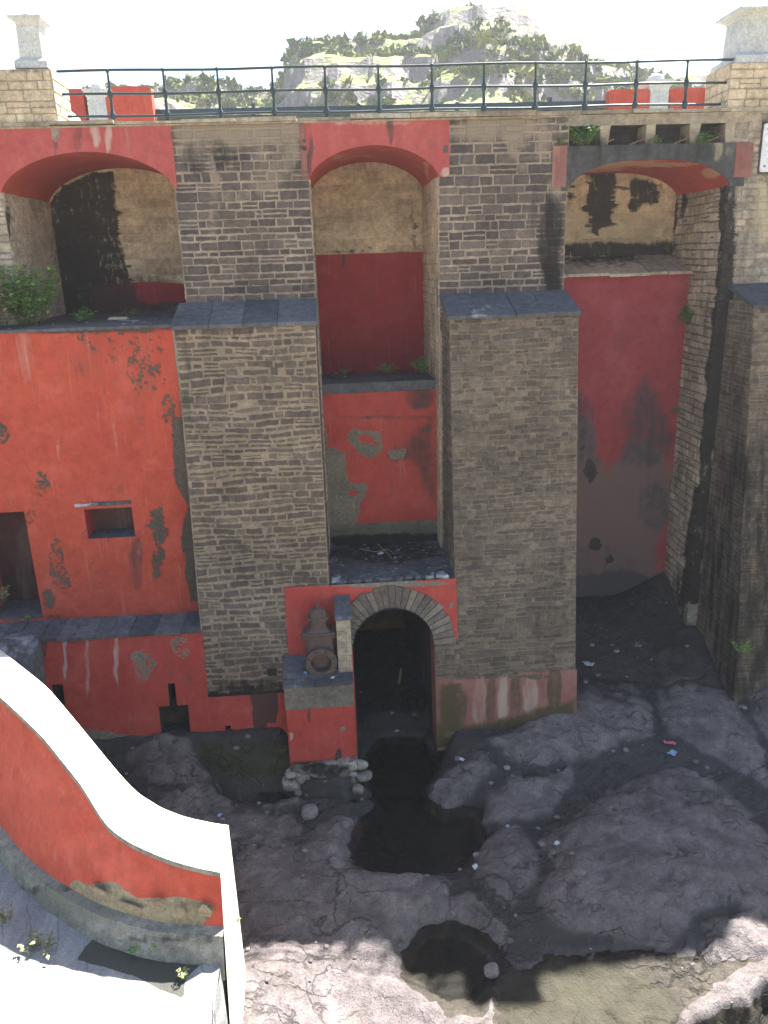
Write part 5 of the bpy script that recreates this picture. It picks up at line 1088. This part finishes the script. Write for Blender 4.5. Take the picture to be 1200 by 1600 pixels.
c = atZ(10, 1440, ZG + .1); plant('dry flower heads at the far left of the basin edge', c, .2, .28, 12, 6, .05, 26, 'leafy')
c = atZ(288, 1528, ZG); plant('small dry weed at the tip of the shadow in the basin', c, .08, .16, 8, 6, .045, 27, 'leafy')
c = atY(369, 1440, -9.0); plant('yellow sprig growing out of the end of the curved wall', c, .1, .05, 5, 5, .05, 28, 'leafy')

# ------------------------------------------------------------------ loose stones and litter
def bed_z(x, y):
    i = int(np.clip((y - gy[0]) / (gy[1] - gy[0]), 0, m_ - 1)); j = int(np.clip((x - gx[0]) / (gx[1] - gx[0]), 0, n_ - 1)); return float(h[i * n_ + j])
def onbed(px, py):
    z = .2
    for _ in range(12): p = atZ(px, py, z); z = .5 * z + .5 * max(bed_z(p[0], p[1]), -.15)
    return atZ(px, py, z)
M['loose'] = stone_mat('LooseStone', (.11, .095, .095), (.17, .145, .14), (.25, .21, .2))
for k, (px, py, r, lab) in enumerate(((484, 1272, (.19, .2, .13), 'pale rounded boulder in the shallow water below the plinth'), (388, 1213, (.11, .09, .07), 'small oval stone in the green water by the red wall'), (466, 1240, (.1, .1, .08), 'grey stone lying just below the plinth footing'),
                                     (560, 1236, (.14, .12, .1), 'stone at the edge of the dark pool, right of the footing'), (768, 1519, (.12, .12, .11), 'sunlit round stone on the rim of the lower pool'), (540, 1290, (.08, .1, .05), 'flat pebble on the big slab in front of the tunnel'))):
    p = onbed(px, py); mb = MB(); rockmesh(mb, (p[0], p[1], p[2] + r[2] * .3), r, 100 + k, 18, .6, rough=.22); tag(mb.build('stone', M['loose'], None, smooth=True), lab, 'stone', 'loose stones on the river bed')
mb = MB(); rp = random.Random(55); cnt = 0
while cnt < 650:
    x, y = rp.uniform(-6, 13), rp.uniform(-11, 1.2); zz_ = bed_z(x, y)
    if zz_ < -.12 or rp.random() > .35 + .65 * noise(np.array([[x, y, 0]]), .9, 3)[0] ** 2: continue
    if rockm[int((y - gy[0]) / .05) * n_ + int((x - gx[0]) / .05)] > .5 and rp.random() < .75: continue
    r_ = .015 + .07 * rp.random() ** 3; rockmesh(mb, (x, y, zz_ + r_ * .3), (r_, r_ * rp.uniform(.6, 1), r_ * .6), cnt, 7, rp.random()); cnt += 1
pb = mb.build('pebbles', M['loose'], None); pb['kind'] = 'stuff'
n = NT('WhitePlastic'); M['litter'] = n.out((.55, .57, .6), .5); n = NT('PinkPlastic'); M['pink'] = n.out((.55, .12, .18), .5); n = NT('BluePlastic'); M['blue'] = n.out((.25, .38, .5), .5)
def litter(px, py, s, mat, label, seed, cat='litter', name='plastic_bag', p=None, asp=.7):
    R = random.Random(seed); p = onbed(px, py) if p is None else p; mb = MB(); a = R.uniform(0, 3); n = 5; V = []
    for j in range(n):
        for i in range(n):
            u, v = (i / (n - 1) - .5) * s, (j / (n - 1) - .5) * s * asp; V.append((p[0] + u * cos(a) - v * sin(a) + R.uniform(-.1, .1) * s, p[1] + u * sin(a) + v * cos(a) + R.uniform(-.1, .1) * s, p[2] + .02 + R.uniform(0, .22) * s))
    m = len(V); V += [(x, y, z - .012) for x, y, z in V]
    F = [(j*n+i, j*n+i+1, (j+1)*n+i+1, (j+1)*n+i) for j in range(n-1) for i in range(n-1)]; F += [tuple(q + m for q in reversed(f)) for f in F]
    b_ = [i for i in range(n)] + [j*n+n-1 for j in range(1, n)] + [(n-1)*n+i for i in range(n-2, -1, -1)] + [j*n for j in range(n-2, 0, -1)]
    F += [(b_[k], b_[k] + m, b_[(k+1) % len(b_)] + m, b_[(k+1) % len(b_)]) for k in range(len(b_))]
    mb.add(V, F); tag(mb.build(name, M[mat], None), label, cat, 'litter on the river bed')
litter(920, 1038, .3, 'litter', 'crumpled white bag on the dark rock right of the middle buttress', 1)
litter(1046, 1163, .24, 'pink', 'pink wrapper in the crevice between the right slabs', 2, name='wrapper', asp=.4)
litter(1050, 1178, .2, 'blue', 'pale blue scrap just below the pink wrapper', 3, name='wrapper')
litter(870, 1319, .13, 'litter', 'white scrap left of the biggest slab', 4, name='paper_scrap')
litter(743, 1356, .13, 'litter', 'white paper near the round brown patch, right of the dark pool', 5, name='paper_scrap')
litter(722, 1188, .11, 'litter', 'small white scrap by the narrow slab at the foot of the middle buttress', 6, name='paper_scrap')
litter(793, 1292, .08, 'blue', 'tiny bluish scrap above the brown patch', 7, name='paper_scrap')
litter(620, 1143, .1, 'litter', 'white scrap floating at the tunnel mouth', 8, name='paper_scrap')
litter(344, 1275, .12, 'blue', 'pale square scrap on the rock behind the curved wall', 9, name='paper_scrap')
litter(495, 1243, .12, 'blue', 'blue scrap in the water under the plinth footing', 10, name='paper_scrap')
litter(520, 1062, .1, 'litter', 'white scrap lying at the foot of the valve', 11, name='paper_scrap', p=atY(520, 1060, -2.86))
litter(478, 1054, .1, 'blue', 'blue scrap on the slab left of the valve flange', 12, name='paper_scrap', p=atY(477, 1052, -2.72))
p = atY(597, 860, -.2); litter(0, 0, .14, 'litter', 'white scrap on the dark platform above the tunnel', 13, name='paper_scrap', p=atZ(595, 866, 4.54))
for k, (pts_, lab) in enumerate((([(562, 858), (585, 862), (606, 858), (618, 866)], 'long dry twig lying across the dark platform over the tunnel'), ([(590, 850), (603, 862), (612, 872)], 'short crooked twig crossing the longer one on the platform'))):
    mb = MB(); mb.tube([atZ(a, b, 4.56 + .03 * (i % 2)) for i, (a, b) in enumerate(pts_)], [.014, .011, .009, .006][:len(pts_)], 6); tag(mb.build('twig', M['wood'], None), lab, 'twig')
mb = MB(); rp = random.Random(91)
for k in range(260):
    if k < 120: x, y, zz_ = rp.uniform(bl1 + .05, br0 - .05), rp.uniform(-1.8, .55), 4.50
    elif k < 210: x, y, zz_ = rp.uniform(-6.8, -3.3), rp.uniform(-1.1, 2.8), ZU1 + .045
    else: x, y, zz_ = rp.uniform(Xn0, Xn1), rp.uniform(.6, 2.8), 8.64
    r_ = .012 + .04 * rp.random() ** 2; rockmesh(mb, (x, y, zz_ + r_ * .2), (r_, r_ * rp.uniform(.5, 1), r_ * .45), k, 6, rp.random())
gb = mb.build('ledge_gravel', M['rubble'], None); gb['kind'] = 'stuff'
p0 = atY(620, 1088, .4); p1 = atY(627, 1044, .7); mb = MB()
mb.hexa([(p0[0] - .05, p0[1], p0[2]), (p0[0] + .04, p0[1], p0[2]), (p0[0] + .04, p0[1] + .05, p0[2]), (p0[0] - .05, p0[1] + .05, p0[2]), (p1[0] - .02, p1[1], p1[2]), (p1[0] + .03, p1[1], p1[2] - .03), (p1[0] + .03, p1[1] + .04, p1[2] - .03), (p1[0] - .02, p1[1] + .04, p1[2])])
tag(mb.build('board', M['wood'], None), 'broken yellowish board leaning in the dark tunnel', 'board')
mb = MB(); R1 = random.Random(9)
for k in range(1): c = atZ(186, 499, zg + .02); mb.hexa([(c[0] - .25, c[1] - .06, c[2]), (c[0] + .2, c[1] - .05, c[2]), (c[0] + .22, c[1] + .08, c[2]), (c[0] - .2, c[1] + .1, c[2]), (c[0] - .2, c[1] - .04, c[2] + .06), (c[0] + .17, c[1] - .03, c[2] + .05), (c[0] + .18, c[1] + .06, c[2] + .05), (c[0] - .18, c[1] + .08, c[2] + .06)])
tag(mb.build('stone_slab', M['tan'], None), 'flat tan slab lying on the ledge of the red block', 'stone')
# ------------------------------------------------------------------ thin haze volume, added to stand in for lens glare
hz = MB(); hz.box((-260, -60, -4), (260, 230, 60)); m = bpy.data.materials.new('GlareVeil'); m.use_nodes = True; t = m.node_tree; t.nodes.clear()
o = t.nodes.new('ShaderNodeOutputMaterial'); pv = t.nodes.new('ShaderNodeVolumePrincipled'); pv.inputs['Color'].default_value = (.9, .93, 1, 1); pv.inputs['Density'].default_value = GLARE_VEIL; pv.inputs['Anisotropy'].default_value = .3
t.links.new(pv.outputs[0], o.inputs['Volume']); hzo = hz.build('glare_veil', m, None); hzo['kind'] = 'stuff'
for o in bpy.data.objects:
    if '_loc' in o: del o['_loc']
